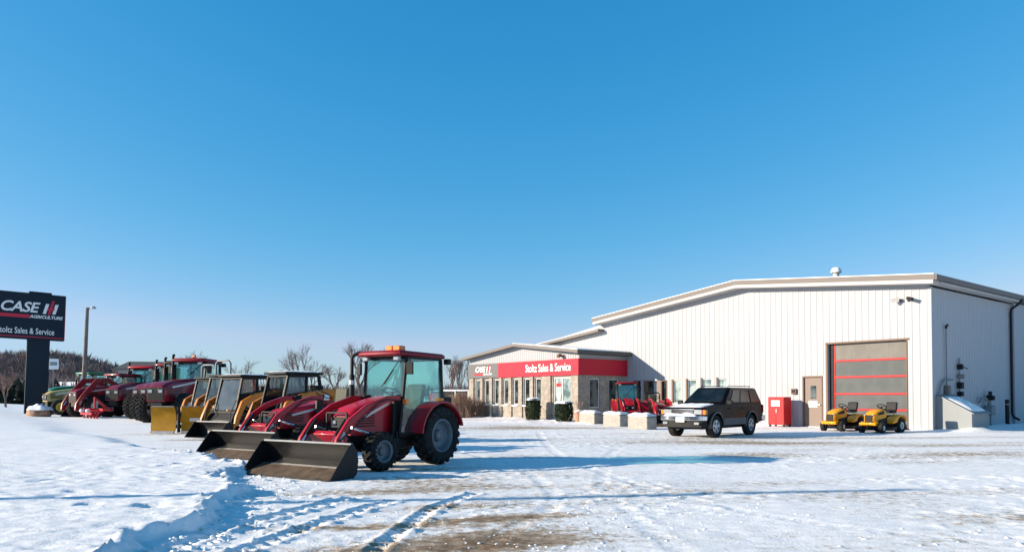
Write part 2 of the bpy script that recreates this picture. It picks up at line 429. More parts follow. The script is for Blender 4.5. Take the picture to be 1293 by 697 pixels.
# the cold, strongly blue winter air of this sky: each channel of the Sky Texture gets its own response
sp_ = t.nodes.new('ShaderNodeSeparateColor'); cb_ = t.nodes.new('ShaderNodeCombineColor'); t.links.new(sk.outputs[0], sp_.inputs[0])
for i_, (ga, pw) in enumerate(((1.95, 1.9), (.87, .71), (1.05, .5))):
    m1 = t.nodes.new('ShaderNodeMath'); m1.operation = 'MULTIPLY'; m1.inputs[1].default_value = .1394; t.links.new(sp_.outputs[i_], m1.inputs[0])
    m2 = t.nodes.new('ShaderNodeMath'); m2.operation = 'MINIMUM'; m2.inputs[1].default_value = (.475, .7, .75)[i_]; t.links.new(m1.outputs[0], m2.inputs[0])
    m3 = t.nodes.new('ShaderNodeMath'); m3.operation = 'POWER'; m3.inputs[1].default_value = pw; t.links.new(m2.outputs[0], m3.inputs[0])
    m4 = t.nodes.new('ShaderNodeMath'); m4.operation = 'MULTIPLY'; m4.inputs[1].default_value = ga / (SKS * 2 ** EXPO); t.links.new(m3.outputs[0], m4.inputs[0])
    # keeps the upper sky dark and clear
    m5 = t.nodes.new('ShaderNodeMath'); m5.operation = 'POWER'; m5.inputs[1].default_value = 2.2; t.links.new(m2.outputs[0], m5.inputs[0])
    m6 = t.nodes.new('ShaderNodeMath'); m6.operation = 'MULTIPLY'; m6.inputs[1].default_value = (9, 11.2, 6.9)[i_] / (SKS * 2 ** EXPO); t.links.new(m5.outputs[0], m6.inputs[0])
    m7 = t.nodes.new('ShaderNodeMath'); m7.operation = 'MINIMUM'; t.links.new(m4.outputs[0], m7.inputs[0]); t.links.new(m6.outputs[0], m7.inputs[1])
    t.links.new(m7.outputs[0], cb_.inputs[i_])
t.links.new(cb_.outputs[0], bg.inputs['Color'])
bg.inputs['Strength'].default_value = SKS
SC.view_settings.view_transform = 'Standard'; SC.view_settings.look = 'None'
SC.view_settings.exposure = EXPO; SC.view_settings.gamma = 1
SC.cycles.max_bounces = 8; SC.cycles.transparent_max_bounces = 16

# ------------------------------------------------------------------ ground
def spaced(lo, d0, d1, hi, step, g=1.05, gmax=400):
    a = list(np.arange(d0, d1, step)); s = step; x = a[0]
    left = []
    while x > lo: s = min(s * g, gmax); x -= s; left.append(x)
    s = step; x = a[-1]; right = []
    while x < hi: s = min(s * g, gmax); x += s; right.append(x)
    return np.array(left[::-1] + a + right)
gxs = spaced(-5000, -8.0, 9.5, 5000, .045, 1.045)
gys = spaced(-60, 5.6, 17.5, 7000, .04, 1.03)
GX, GY = np.meshgrid(gxs, gys, indexing='ij')
Z, D = base_z(GX, GY)
lawn = sst(0, .3, D)
fade = np.exp(-np.clip(GY - 10, 0, None) / 60.0) * np.clip(1 - np.abs(GX) / 200, 0, 1)
Z = Z + lawn * fade * (.035 * fbm(GX * .7, GY * .7, 2, 20) + .02 * fbm(GX * 5, GY * 8, 3, 21) + .014 * np.clip(fbm(GX * 9, GY * 11, 2, 22), -.1, .6) + .02 * np.clip(vn(GX * 1.2, GY * 16, 24), 0, 1)) 
# dimples and crusts in the lawn snow
dm = vn(GX * 2.4, GY * 5.5, 31); Z = Z - lawn * fade * .06 * sst(.3, .46, dm) * sst(-.1, .2, vn(GX * .5, GY * .5, 32) + .0)
rim_ = np.exp(-((D - .12) / .16) ** 2) * (GY < 24)
Z = Z + rim_ * (.11 * fbm(GX * 6, GY * 6, 3, 41, .65) + .02)
# packed lot
lot = 1 - lawn
Z = Z + lot * fade * (.02 * fbm(GX * .5, GY * .5, 2, 50) + .011 * fbm(GX * 4, GY * 7, 3, 51))
rough = sst(.02, .22, vn(GX * .55 + 4, GY * .9, 60) + .12 * np.exp(-((GX - 2.6) ** 2 / 6 + (GY - 8.2) ** 2 / 3)))
Z = Z + lot * fade * rough * .04 * np.clip(fbm(GX * 6.5, GY * 6.5, 3, 61), 0, 1)
crumb = np.exp(-(((GX + .6 - GY * .12) / 5) ** 2)) * np.exp(-np.clip(np.abs(D) - .2, 0, None) / 1.6)
Z = Z + lot * crumb * (GY < 18) * .07 * np.clip(fbm(GX * 9, GY * 9, 3, 71), 0, 1)
def px2w(px, py):
    Y = F * HC / (py - HZ); return ((px - CX) * Y / F, Y)
dirt = np.zeros_like(Z)
TR = [([(120, 740), (215, 694), (300, 664), (395, 640), (450, 628)], .19, 1.1),
      ([(190, 745), (290, 702), (380, 668), (450, 645), (500, 632)], .17, .9),
      ([(430, 740), (480, 690), (520, 660), (548, 641), (600, 622)], .16, .9),
      ([(300, 735), (420, 690), (540, 660), (640, 640), (800, 610)], .2, .22),
      ([(560, 720), (640, 670), (700, 625), (640, 585), (560, 566)], .2, .16),
      ([(1300, 690), (1000, 655), (800, 610), (700, 570), (680, 545)], .2, .14),
      ([(1300, 640), (1050, 610), (850, 580), (720, 555), (650, 540)], .2, .12),
      ([(900, 720), (800, 650), (760, 600), (800, 560), (950, 552)], .2, .12)]
def smooth_poly(P, n=14):
    P = [Vector((*p, 0)) for p in P]; out = []
    for i in range(len(P) - 1):
        a = P[max(i - 1, 0)]; b = P[i]; c = P[i + 1]; d = P[min(i + 2, len(P) - 1)]
        for k in range(n):
            u = k / n
            out.append(.5 * ((2 * b) + (c - a) * u + (2 * a - 5 * b + 4 * c - d) * u * u + (3 * b - a - 3 * c + d) * u ** 3))
    out.append(P[-1]); return out
for P, wd, st in TR:
    W = smooth_poly([px2w(*p) for p in P])
    s0 = 0
    for a, b in zip(W[:-1], W[1:]):
        L = (b - a).length
        if L < 1e-4: continue
        ux, uy = (b.x - a.x) / L, (b.y - a.y) / L
        mx_, my_ = (a.x + b.x) / 2, (a.y + b.y) / 2
        i0, i1 = np.searchsorted(gxs, [min(a.x, b.x) - .5, max(a.x, b.x) + .5]); j0, j1 = np.searchsorted(gys, [min(a.y, b.y) - .5, max(a.y, b.y) + .5])
        if i1 <= i0 or j1 <= j0: s0 += L; continue
        X_ = GX[i0:i1, j0:j1] - a.x; Y_ = GY[i0:i1, j0:j1] - a.y
        al = X_ * ux + Y_ * uy; ac = -X_ * uy + Y_ * ux
        inside = (al >= 0) & (al < L)
        e = np.exp(-(ac / (wd * .6)) ** 6) * inside
        berm = np.exp(-((np.abs(ac) - wd * .78) / .05) ** 2) * inside
        tread = np.sin((al + s0 + np.abs(ac) * .9) * 2 * math.pi / .2)
        Z[i0:i1, j0:j1] += st * (e * (-.03 + .03 * np.clip(tread * 1.6, -1, 1)) + berm * (.022 + .03 * vn(GX[i0:i1, j0:j1] * 9, GY[i0:i1, j0:j1] * 9, 80)))
        s0 += L
# loose snow shovelled and blown against the buildings
_dx = GX - 17.24; _dy = GY - 29.3; _s = _dx * -.614 + _dy * .789; _o = _dx * -.789 + _dy * -.614
_n = .6 + 1.1 * fbm(GX * 1.3, GY * 1.3, 3, 95)
Z = Z + .16 * _n * np.exp(-((_o - 4.35) / .42) ** 2) * sst(16.2, 17.2, _s) * (1 - sst(28, 30, _s))
Z = Z + .15 * _n * np.exp(-((_o - .25) / .35) ** 2) * sst(7.2, 8.5, _s) * (1 - sst(16, 17, _s)) 
Z = Z + .2 * _n * np.exp(-((-_s - .7) / .7) ** 2) * sst(.9, -.3, _o) * (GX > 10)
Z = Z + .16 * _n * np.exp(-((-_s - 1.6) / .4) ** 2) * sst(1.2, .4, np.abs(_o + .8)) * (GX > 10)
Z = Z + .14 * _n * np.exp(-((_o - 6.2 - .35 * (_s - 14)) / .6) ** 2) * sst(12.5, 13.5, _s) * (1 - sst(19.5, 21, _s))
# dirt showing through the packed snow
def blob(px, py, rx, ry, a, rot=0):
    x, y = px2w(px, py); c, s = math.cos(rot), math.sin(rot)
    X_ = (GX - x) * c + (GY - y) * s; Y_ = -(GX - x) * s + (GY - y) * c
    return a * np.exp(-(X_ / rx) ** 2 - (Y_ / ry) ** 2)
for q in [(520, 690, 1.6, .5, .62, .5), (600, 655, 1.2, .28, .52, .3), (560, 640, 1.0, .25, .35, .4), (440, 665, 1.0, .2, .4, .1), (640, 690, 1.0, .3, .35, .5),
          (480, 622, 1.2, .3, .3, .2), (520, 592, 1.6, .35, .4, .3), (560, 615, 1.2, .35, .25, .2), (480, 604, .9, .3, .3, .1), (690, 650, .9, .22, .22, .3),
          (620, 600, 2.2, .6, .22, .5), (860, 556, 4, 1.2, .3, .1), (1060, 552, 6, .8, .36, .05), (1220, 562, 4, .8, .34, .05), (1150, 575, 4, .7, .22, .1),
          (700, 540, 8, 1.5, .22, .2), (960, 560, 6, .9, .25, .05), (780, 575, 4, .6, .15, .2), (250, 555, 1.0, .5, .4, .2), (215, 548, 1.8, .6, .4, .2),
          (345, 575, 1.2, .5, .4, .3), (640, 538, 5, 2.0, .2, .2), (290, 578, .8, .3, .35, .2)]:
    dirt += blob(*q)
st_ = fbm(GX * .35 + GY * .12, GY * 1.1 - GX * .2, 4, 90)
dirt += lot * (.46 * np.clip(st_ + .05, 0, 1) + .05) * np.clip(1 - np.abs(GX - 5) / 60, 0, 1) * (GY < 60)
dirt = dirt * (lot * .85 + .15) + .03
dirt = np.clip(dirt - np.clip(Z - .03, 0, .1) * 2.0 * lot * (GY < 20), 0, 1)
nx, ny = GX.shape
co_ = np.stack([GX, GY, Z], -1).reshape(-1, 3)
idx = np.arange(nx * ny).reshape(nx, ny)
qf = np.stack([idx[:-1, :-1], idx[1:, :-1], idx[1:, 1:], idx[:-1, 1:]], -1).reshape(-1, 4)
me = bpy.data.meshes.new('ground')
me.vertices.add(len(co_)); me.vertices.foreach_set('co', co_.ravel())
me.loops.add(qf.size); me.loops.foreach_set('vertex_index', qf.ravel().astype(np.int32))
me.polygons.add(len(qf)); me.polygons.foreach_set('loop_start', np.arange(0, qf.size, 4, dtype=np.int32))
me.polygons.foreach_set('use_smooth', np.ones(len(qf), bool))
me.update(calc_edges=True); me.validate()
at = me.attributes.new('dirt', 'FLOAT', 'POINT'); at.data.foreach_set('value', dirt.ravel().astype(np.float32))
me.materials.append(M['snowg'])
gr = bpy.data.objects.new('ground', me); COL.objects.link(gr); gr['kind'] = 'structure'

# hill behind on the left, and the far rise
def hill_mesh(name, x0, x1, y0, y1, hf, nx, ny, m):
    mb = MB(); xs = np.linspace(x0, x1, nx); ys = np.linspace(y0, y1, ny)
    X, Y = np.meshgrid(xs, ys, indexing='ij'); Zh = hf(X, Y)
    vs = [(X[i, j], Y[i, j], Zh[i, j]) for i in range(nx) for j in range(ny)]
    fs = [(i * ny + j, (i + 1) * ny + j, (i + 1) * ny + j + 1, i * ny + j + 1) for i in range(nx - 1) for j in range(ny - 1)]
    mb.add(vs, fs); o = mb.build(name, m, smooth=80); o['kind'] = 'structure'; return o
HP = ([-1100, -420, -290, -267, -243, -229, -216, -198, -176, -100, 0], [20, 17, 16, 17, 14.5, 11, 7, 3, .3, -1.5, -3])
def hillh(X, Y):
    prof = np.interp(X * 400 / np.maximum(Y, 200), HP[0], HP[1]) * 1.14 + .3
    r = sst(330, 430, Y) * (1 - .4 * sst(430, 620, Y))
    return prof * r * (Y / 400) - .6 + r * fbm(X * .02, Y * .02, 3, 5) * 3 * (prof > 1)
hill_mesh('hill', -900, 40, 320, 640, hillh, 90, 50, M['hill'])
def wood(name, n, xr, yr, hf, m, h0, h1, seed, label, w=1.0):
    rnd = random.Random(seed); mb = MB()
    for i in range(n):
        x = rnd.uniform(*xr); y = rnd.uniform(*yr); z = float(hf(np.array(x), np.array(y)))
        if z < -.55 and hf is hillh: continue
        h = rnd.uniform(h0, h1); r = h * rnd.uniform(.16, .3) * w
        k = len(mb.v)
        mb.cyl((x, y, z - .5), (x, y, z + h * .5), .18, .08, 3, False)
        for q in range(9):
            a = rnd.uniform(0, 6.28); b = rnd.uniform(.35, .9); e = rnd.uniform(.2, 1.0)
            p = Vector((x, y, z + h * b * .55)); tip = Vector((x + math.cos(a) * r * e, y + math.sin(a) * r * e, z + h * (b * .5 + rnd.uniform(.25, .52))))
            s_ = Vector((-math.sin(a), math.cos(a), 0)) * r * .09
            mb.add([p - s_, p + s_, tip], [(0, 1, 2)])
            s2 = Vector((math.cos(a), math.sin(a), 0)) * r * .09
            mb.add([p - s2, p + s2, tip + Vector((0, 0, rnd.uniform(-.6, .6)))], [(0, 1, 2)])
    me = bpy.data.meshes.new(name); me.from_pydata(mb.v, [], mb.f); me.materials.append(m)
    o = bpy.data.objects.new(name, me); COL.objects.link(o)
    tag(o, label, 'woods', kind='stuff'); return o
wood('bare_woods', 5200, (-560, -130), (340, 470), hillh, M['woods'], 8, 12, 1, 'brown bare woods covering the hill behind the tall sign', 1.5)
wood('far_treeline', 1500, (-190, 70), (300, 420), lambda x, y: -.5, M['woodp'], 6, 10, 2, 'thin grey treeline low along the far horizon', 1.2)
wood('roadside_thicket', 260, (-150, -75), (150, 200), lambda x, y: .2, M['woods'], 4, 8, 3, 'brown thicket at the foot of the hill behind the green tractor', 1.0)
# ------------------------------------------------------------------ main building (local x along the front wall to the far left, y outward, z up)
AX, AY = 17.24, 29.3
D1 = Vector((-.614, .789)); N1 = Vector((-.789, -.614))
BRZ = math.atan2(D1.y, D1.x)
def W(s, o, z=0): p = Vector((AX, AY)) + D1 * s + N1 * o; return (p.x, p.y, z)
def holes_wall(mb, x0, x1, top, holes, y=0, depth=.16, z0=-.3, axis='x', sgn=1, knots=()):
    xs = sorted({x0, x1, *[h[0] for h in holes], *[h[1] for h in holes], *knots})
    def P(x, yy, z): return (x, yy, z) if axis == 'x' else (yy, x, z)
    for a, b in zip(xs[:-1], xs[1:]):
        hs = sorted([h for h in holes if h[0] <= a + 1e-6 and h[1] >= b - 1e-6], key=lambda h: h[2])
        z = z0; segs = []
        for h in hs:
            if h[2] > z: segs.append((z, z, h[2], h[2]))
            z = h[3]
        segs.append((z, z, top(a), top(b)))
        for za, zb, zc, zd in segs:
            mb.add([P(a, y, za), P(b, y, zb), P(b, y, zd), P(a, y, zc)], [(0, 1, 2, 3)])
    for h in holes:
        yi = y - sgn * depth
        c = [(h[0], h[2]), (h[1], h[2]), (h[1], h[3]), (h[0], h[3])]
        for k in range(4):
            (xa, za), (xb, zb) = c[k], c[(k + 1) % 4]
            mb.add([P(xa, y, za), P(xb, y, zb), P(xb, yi, zb), P(xa, yi, za)], [(0, 1, 2, 3)])
def ribs(mb, x0, x1, top, holes, y, step=.3, axis='x', sgn=1, z0=-.3, w=.05, d=.016):
    x = x0 + step * .5
    while x < x1 - .03:
        z = z0; segs = []
        for h in sorted([h for h in holes if h[0] - .05 < x < h[1] + .05], key=lambda h: h[2]):
            if h[2] > z: segs.append((z, h[2] - .03))
            z = h[3] + .03
        segs.append((z, top(x) - .01))
        for a, b in segs:
            if b - a < .05: continue
            prof = [(-w, 0), (-w * .5, d), (w * .5, d), (w, 0)]
            vs = []
            for zz_ in (a, b):
                for px_, py_ in prof:
                    vs.append((x + px_, y + sgn * py_, zz_) if axis == 'x' else (y + sgn * py_, x + px_, zz_))
            mb.add(vs, [(0, 1, 5, 4), (1, 2, 6, 5), (2, 3, 7, 6), (0, 1, 2, 3), (4, 5, 6, 7)])
        x += step
def px2s(px):          # distance along the front wall for a photo column
    u = (px - CX) / F; return (AX - u * AY) / (.614 + .789 * u)
def zs(px, py): s = px2s(px); return zz(py, AY + .789 * s)

mbld = tag(empty('workshop_building', None, (AX, AY, 0), BRZ), 'large white ribbed steel workshop with a grey roof edge and a wide glazed bay door', 'building')
RS, ES, EZ, RZ = 8.9, 18.75, 5.9, 6.78       # ridge, far eave, wall heights
LS = 29.0
def mtop(x):
    if x <= RS: return EZ + (RZ - EZ) * x / RS
    if x <= ES: return RZ - (RZ - EZ + .12) * (x - RS) / (ES - RS)
    return 5.35 - (x - ES) * .105
H = []
bay = (px2s(1145.5), px2s(1046), 0, 3.78); H.append(bay)
door = (px2s(1039), px2s(1013.5), 0, 2.34); H.append(door)
wins = [(px2s(b), px2s(a), zs(a, y1), zs(a, y0)) for a, b, y0, y1 in ((906.5, 919, 477.5, 506), (886.5, 898.5, 478, 507), (868, 879.5, 479, 508), (850, 860.5, 480, 509))]
H += wins
dwins = [(px2s(b), px2s(a), .05, zs(a, y0)) for a, b, y0 in ((835, 842.5, 480), (818, 826, 480.5), (800, 809, 481))]
H += dwins
mb = MB()
k_ = (RS, ES - 1e-4, ES)
holes_wall(mb, 0, LS, lambda x: mtop(x) + (.2 if x < ES else .1), H, knots=(RS, ES - .001, ES))
SL = 9.25
holes_wall(mb, -SL, 0, lambda x: EZ, [], y=0, axis='y', sgn=-1)
wl = mb.build('wall', M['siding'], mbld)
mb = MB(); ribs(mb, 0, LS, lambda x: mtop(x) + .1, H, 0); ribs(mb, -SL, 0, lambda x: EZ, [], 0, axis='y', sgn=-1)
mb.build('wall_rib', M['siding'], wl)
mb = MB(); mb.b(.3, LS, -3.2, -3.0, 0, 4); mb.build('light_block_panel', M['dark'], mbld)  # dark panel added behind the openings to stop light leaking through the shell
# roof: thick sheet with deep rake overhang, grey and pale fascia bands
def rz_(x, o=0): return mtop(x) + .16 + o
OV = .62
def roofslab(mb, xs, z_of, t, y0, y1):
    for a, b in zip(xs[:-1], xs[1:]):
        za, zb = z_of(a), z_of(b)
        vs = [(a, y0, za), (b, y0, zb), (b, y1, zb), (a, y1, za), (a, y0, za - t), (b, y0, zb - t), (b, y1, zb - t), (a, y1, za - t)]
        mb.add(vs, [(0, 1, 2, 3), (4, 7, 6, 5), (0, 4, 5, 1), (3, 2, 6, 7), (0, 3, 7, 4), (1, 5, 6, 2)])
mb = MB()
xe0, xe1 = -.42, ES + .42
ztop = lambda x: (EZ + (RZ - EZ) * x / RS if x <= RS else RZ - (RZ - EZ + .12) * (x - RS) / (ES - RS)) + .42
roofslab(mb, [xe0, RS, xe1], ztop, .12, -22, OV)
rf = mb.build('roof', M['roofdark'], mbld)
mb = MB(); roofslab(mb, [xe0 - .02, RS, xe1 + .02], lambda x: ztop(x) + .03, .22, OV + .002, OV + .05); roofslab(mb, [xe0 - .02, RS, xe1 + .02], lambda x: ztop(x) + .03, .03, OV - .3, OV)
mb.build('fascia', M['trim'], rf)
mb = MB(); roofslab(mb, [xe0 + .05, RS, xe1 - .05], lambda x: ztop(x) - .19, .15, .02, OV + .035)
mb.build('soffit', M['trimw'], rf)
mb = MB(); roofslab(mb, [xe0 + .01, RS, xe1 - .01], lambda x: ztop(x) + .06, .03, OV - .1, OV + .07); mb.build('snow_line', M['snow'], rf)
mb = MB(); mb.b(xe0 - .09, xe0 - .002, -SL, OV + .03, ztop(xe0) - .2, ztop(xe0) + .02); mb.build('gutter', M['trim'], rf)
mb = MB(); mb.b(xe0 + .0, -.03, -SL, .02, ztop(xe0) - .3, ztop(xe0) - .22); mb.build('side_soffit', M['trimw'], rf)
# lower roof of the lean-to part
mb = MB(); roofslab(mb, [ES + .05, LS + .2], lambda x: 5.35 - (x - ES) * .105 + .2, .17, -14, .5)
lr = mb.build('lower_roof', M['trim'], mbld)
mb = MB(); roofslab(mb, [ES + .5, LS], lambda x: 5.35 - (x - ES) * .105 + .26, .05, -10, .35); mb.build('roof_snow', M['snow'], lr)
# roof vent
sv = px2s(1036.5)
mb = MB(); zt = ztop(sv); mb.cyl((sv, -1.5, zt - .2), (sv, -1.5, zt + .5), .14, n=14); v1 = mb.build('roof_vent', M['trimw'], mbld, smooth=40)
mb = MB(); mb.cyl((sv, -1.5, zt + .5), (sv, -1.5, zt + .66), .25, .22, 16); mb.ball((sv, -1.5, zt + .66), .21, 14, 6, .5); mb.build('vent_cap', M['white'], v1, smooth=50)
# bay door
x0, x1, _, z1 = bay
bd = empty('bay_door', mbld, (x0, -.16, 0))
bw = x1 - x0 - .2
zr = [0.02, .08, .8, 1.5, 2.26, 3.0, z1]
for i in range(5):
    za, zb = zr[i + 1] + .046, zr[i + 2] - (.046 if i < 4 else .0)
    mb = MB(); mb.b(.0, bw, -.05, -.01, za, zb); p = mb.build('door_section', M['panet'] if i == 4 else M['paned'], bd)
    for q in range(1, 4): mb = MB(); mb.b(bw * q / 4 - .004, bw * q / 4 + .004, -.01, -.0085, za, zb); mb.build('mullion', M['paned'], p)
for i in range(1, 6):
    mb = MB(); mb.b(0, bw, -.03, .02, zr[i] - .045, zr[i] + .045); mb.build('red_rail', M['sred'], bd, bevel=.008)
for a in (0, bw - .05): mb = MB(); mb.b(a, a + .05, -.03, .015, 0, z1); mb.build('door_stile', M['sred'], bd)
mb = MB(); mb.b(bw + .005, bw + .2, -.1, .04, 0, z1); mb.build('door_track', M['dblack'], bd)
mb = MB(); mb.b(-.02, .005, -.05, .2, 0, z1); mb.b(bw + .21, bw + .3, .05, .2, 0, z1 + .05); mb.b(-.1, bw + .3, .1, .2, z1, z1 + .07)
mb.build('door_frame', M['brown'], bd)
# man door
x0, x1, _, z1 = door
dr = empty('door', mbld, (x0, 0, 0)); dw = x1 - x0
mb = MB(); mb.b(.05, dw - .05, -.1, -.05, -.05, z1 - .05); dl = mb.build('door_leaf', M['doortan'], dr, bevel=.006)
mb = MB(); mb.b(0, .06, -.12, .03, -.1, z1); mb.b(dw - .06, dw, -.12, .03, -.1, z1); mb.b(.06, dw - .06, -.12, .03, z1 - .06, z1); mb.build('frame', M['brown'], dr)
mb = MB(); mb.b(.36, .62, -.048, -.03, 1.28, 1.88); mb.build('door_window', M['pane'], dr)
mb = MB(); mb.b(.3, .72, -.048, -.036, .88, 1.18); mb.build('notice', M['paper'], dr)
mb = MB(); mb.cyl((.16, -.05, 1.0), (.16, .03, 1.0), .03, n=10); mb.bar((.16, .03, 1.0), (.28, .03, 1.0), .02); mb.build('handle', M['steel'], dr)
# windows of the workshop
def window(parent, x0, x1, z0, z1, y=-.1, mp='pane', fw=.05, mull=0, sill=True, rail=None):
    f = MB(); f.b(x0, x0 + fw, y - .03, y + .05, z0, z1); f.b(x1 - fw, x1, y - .03, y + .05, z0, z1)
    f.b(x0 + fw, x1 - fw, y - .03, y + .05, z1 - fw, z1); f.b(x0 + fw, x1 - fw, y - .03, y + .05, z0, z0 + fw)
    for k in range(mull): xm = x0 + (x1 - x0) * (k + 1) / (mull + 1); f.b(xm - .03, xm + .03, y - .02, y + .04, z0 + fw, z1 - fw)
    if rail: f.b(x0 + fw, x1 - fw, y - .02, y + .04, rail - .03, rail + .03)
    wo = f.build('window', M['wframe'], parent, bevel=.004)
    g = MB(); g.b(x0 + fw * .9, x1 - fw * .9, y - .02, y - .005, z0 + fw * .9, z1 - fw * .9); g.build('pane', M[mp], wo)
    if sill: g = MB(); g.b(x0 - .04, x1 + .04, y + .052, .06, z0 - .07, z0 - .005); g.build('sill', M['wframe'], wo)
    return wo
for i, (a, b, c, d) in enumerate(wins):
    wo = window(mbld, a, b, c, d, mp='panel', rail=(c + d) / 2 + .1 if i < 2 else None)
    g = MB(); g.b(b, b + .09, .002, .035, c - .05, d + .05); g.build('jamb_trim', M['brown'], wo)
for i, (a, b, c, d) in enumerate(dwins):
    g = MB(); g.b(a + .05, b - .05, -.14, -.11, c, d - .05); p = g.build('glass_door', M['pane'], mbld)
    g = MB(); g.b(a, a + .05, -.16, .03, c, d); g.b(b - .05, b, -.16, .03, c, d); g.b(a + .05, b - .05, -.16, .03, d - .05, d); g.build('frame', M['brown'] if i < 2 else M['dblack'], p)
    if i < 2: g = MB(); g.b(b + .002, b + .28, .001, .04, c, d); g.build('jamb_trim', M['brown'] if i else M['doortan'], p)
g = MB(); g.b(dwins[0][1] + .3, dwins[1][0] - .08, .03, .06, dwins[0][3] - .12, dwins[0][3] - .04); g.build('canopy_rail', M['dblack'], mbld)
# base trim line, corner trim
g = MB(); g.b(-.06, .09, -.02, .05, -.3, EZ); g.b(-.05, .0, -.1, .0, -.3, EZ); g.build('corner_trim', M['siding'], mbld)
# downspout on the side wall
g = MB(); yd = -SL + .35; zt = ztop(xe0) - .15
g.tube([(-.5, yd - .25, zt), (-.42, yd - .2, zt - .22), (-.12, yd, zt - .5), (-.1, yd, zt - .7), (-.1, yd, .55), (-.14, yd - .05, .4), (-.3, yd - .3, .25)], .06, 8)
g.build('downspout', M['dblack'], mbld, smooth=50)
# two cameras under the gable, their brackets
def obj_on_wall(name, label, cat, s, z, group=None, yy=0):
    return tag(empty(name, None, W(s, yy, z), BRZ), label, cat, group)
for i, (px, lab) in enumerate(((1139, 'pale wall camera aimed to the left, the one farther from the building corner'), (1149.5, 'darker wall camera aimed to the right, the one nearer the building corner'))):
    c = obj_on_wall('security_camera', lab, 'camera', px2s(px), zz(378.5, 30), 'cameras on the workshop gable')
    g = MB(); g.cyl((0, .03, 0), (0, .2, .03), .025, n=8); g.b(-.06, .06, .028, .05, -.07, .07); g.build('bracket', M['trim'] if i == 0 else M['dblack'], c)
    g = MB(); sx = 1 if i == 0 else -1
    g.bar((0, .2, .05), (.26 * sx, .33, -.04), .1); g.bar((.02 * sx, .2, .11), (.3 * sx, .35, .02), .13, .015); g.build('camera_body', M['trimw'] if i == 0 else M['dblack'], c, bevel=.01)
# small box beside the door, fire-red cabinet
c = obj_on_wall('card_reader', 'small dark box fixed to the white wall between red cabinet and tan door', 'control box', px2s(1003.5), zz(494, 33.9))
g = MB(); g.b(-.13, .13, .03, .12, -.13, .13); g.build('case', M['brown'], c, bevel=.01); g = MB(); g.b(-.09, .09, .12, .127, -.07, .08); g.build('face_plate', M['dblack'], c)
sc = px2s(994)
cb = tag(empty('steel_cabinet', None, W(sc - .05, .75, 0), BRZ), 'bright red steel cabinet with a white notice standing against the white wall', 'cabinet')
g = MB(); g.b(-.42, .42, -.3, .3, .06, 1.36); g.build('case', M['sred'], cb, bevel=.012)
g = MB(); g.b(-.4, -.005, .302, .322, .1, 1.32); g.b(.005, .4, .302, .322, .1, 1.32); d_ = g.build('door', M['sred'], cb, bevel=.006)
g = MB(); g.b(-.2, .24, .324, .33, .92, 1.2); g.build('notice', M['paper'], cb)
g = MB(); g.b(-.04, -.02, .322, .35, .6, .8); g.build('handle', M['steel'], cb)
for sx in (-.36, .36):
    for sy in (-.24, .24): g = MB(); g.b(sx - .04, sx + .04, sy - .04, sy + .04, -.05, .06); g.build('foot', M['black'], cb)

# the part of the works that continues past the downspout
ax2 = tag(empty('rear_workshop', None, W(0, -SL, 0), BRZ), 'white steel building joined on past the downspout at the right edge', 'building')
g = MB(); holes_wall(g, -26, 0, lambda x: 5.95, [], y=-.12, axis='y', sgn=-1); holes_wall(g, -.12, .0, lambda x: 5.95, [], y=0, axis='x'); wq = g.build('wall', M['siding'], ax2)
g = MB(); ribs(g, -26, 0, lambda x: 5.9, [], -.12, axis='y', sgn=-1); g.build('wall_rib', M['siding'], wq)
g = MB(); g.b(-.5, 8, -26, -.01, 6.12, 6.3); g.build('roof', M['trim'], ax2)

# ------------------------------------------------------------------ office front building
SJ, OD, OL = 16.9, 3.89, 10.85
of = tag(empty('office_building', None, W(SJ, 0, 0), BRZ), 'low tan stone office with a white gable and a grey and red sign band', 'building')
def px2o(px):      # distance along the office front for a photo column
    u = (px - CX) / F; return (3.82 - u * 40.2) / (.614 + .789 * u)
def zo(px, py): return zz(py, 40.2 + .789 * px2o(px))
fw = [(601, 606.8), (612, 618.2), (624, 630.4), (636, 642.6), (648.5, 655), (662, 669.3), (676, 683.5)]
OH = [(px2o(b), px2o(a), .86, 2.5) for a, b in fw]
du = (px2o(721.5), px2o(698.5), .0, 2.52); OH.append(du)
B0, B1 = 2.6, 3.53
g = MB(); holes_wall(g, 0, OL, lambda x: B0 + .1, OH, y=OD, depth=.2)
SW = [(px, q) for px, q in ((744.5, 757.5), (769, 781.5))]
def px2d(px):      # local y on the office side wall for a photo column
    C = W(SJ, 0); u = (px - CX) / F
    return (C[0] - u * C[1]) / (.789 - .614 * u)
SH = [(px2d(b), px2d(a), .72 if i == 0 else .05, 2.42) for i, (a, b) in enumerate(SW)]
holes_wall(g, 0, OD, lambda x: B0 + .1, SH, y=0, axis='y', sgn=-1, depth=.18)
holes_wall(g, 0, OD, lambda x: B0 + .1, [], y=OL, axis='y', sgn=1)
g.build('stone_wall', M['stone'], of)
g = MB(); g.b(.3, OL - .3, OD - 1.5, OD - 1.4, 0, 3); g.b(.5, .6, .2, OD - 1.5, 0, 3); g.build('light_block_panel', M['dark'], of)  # added dark sheets inside, blocking light leaks through the office windows
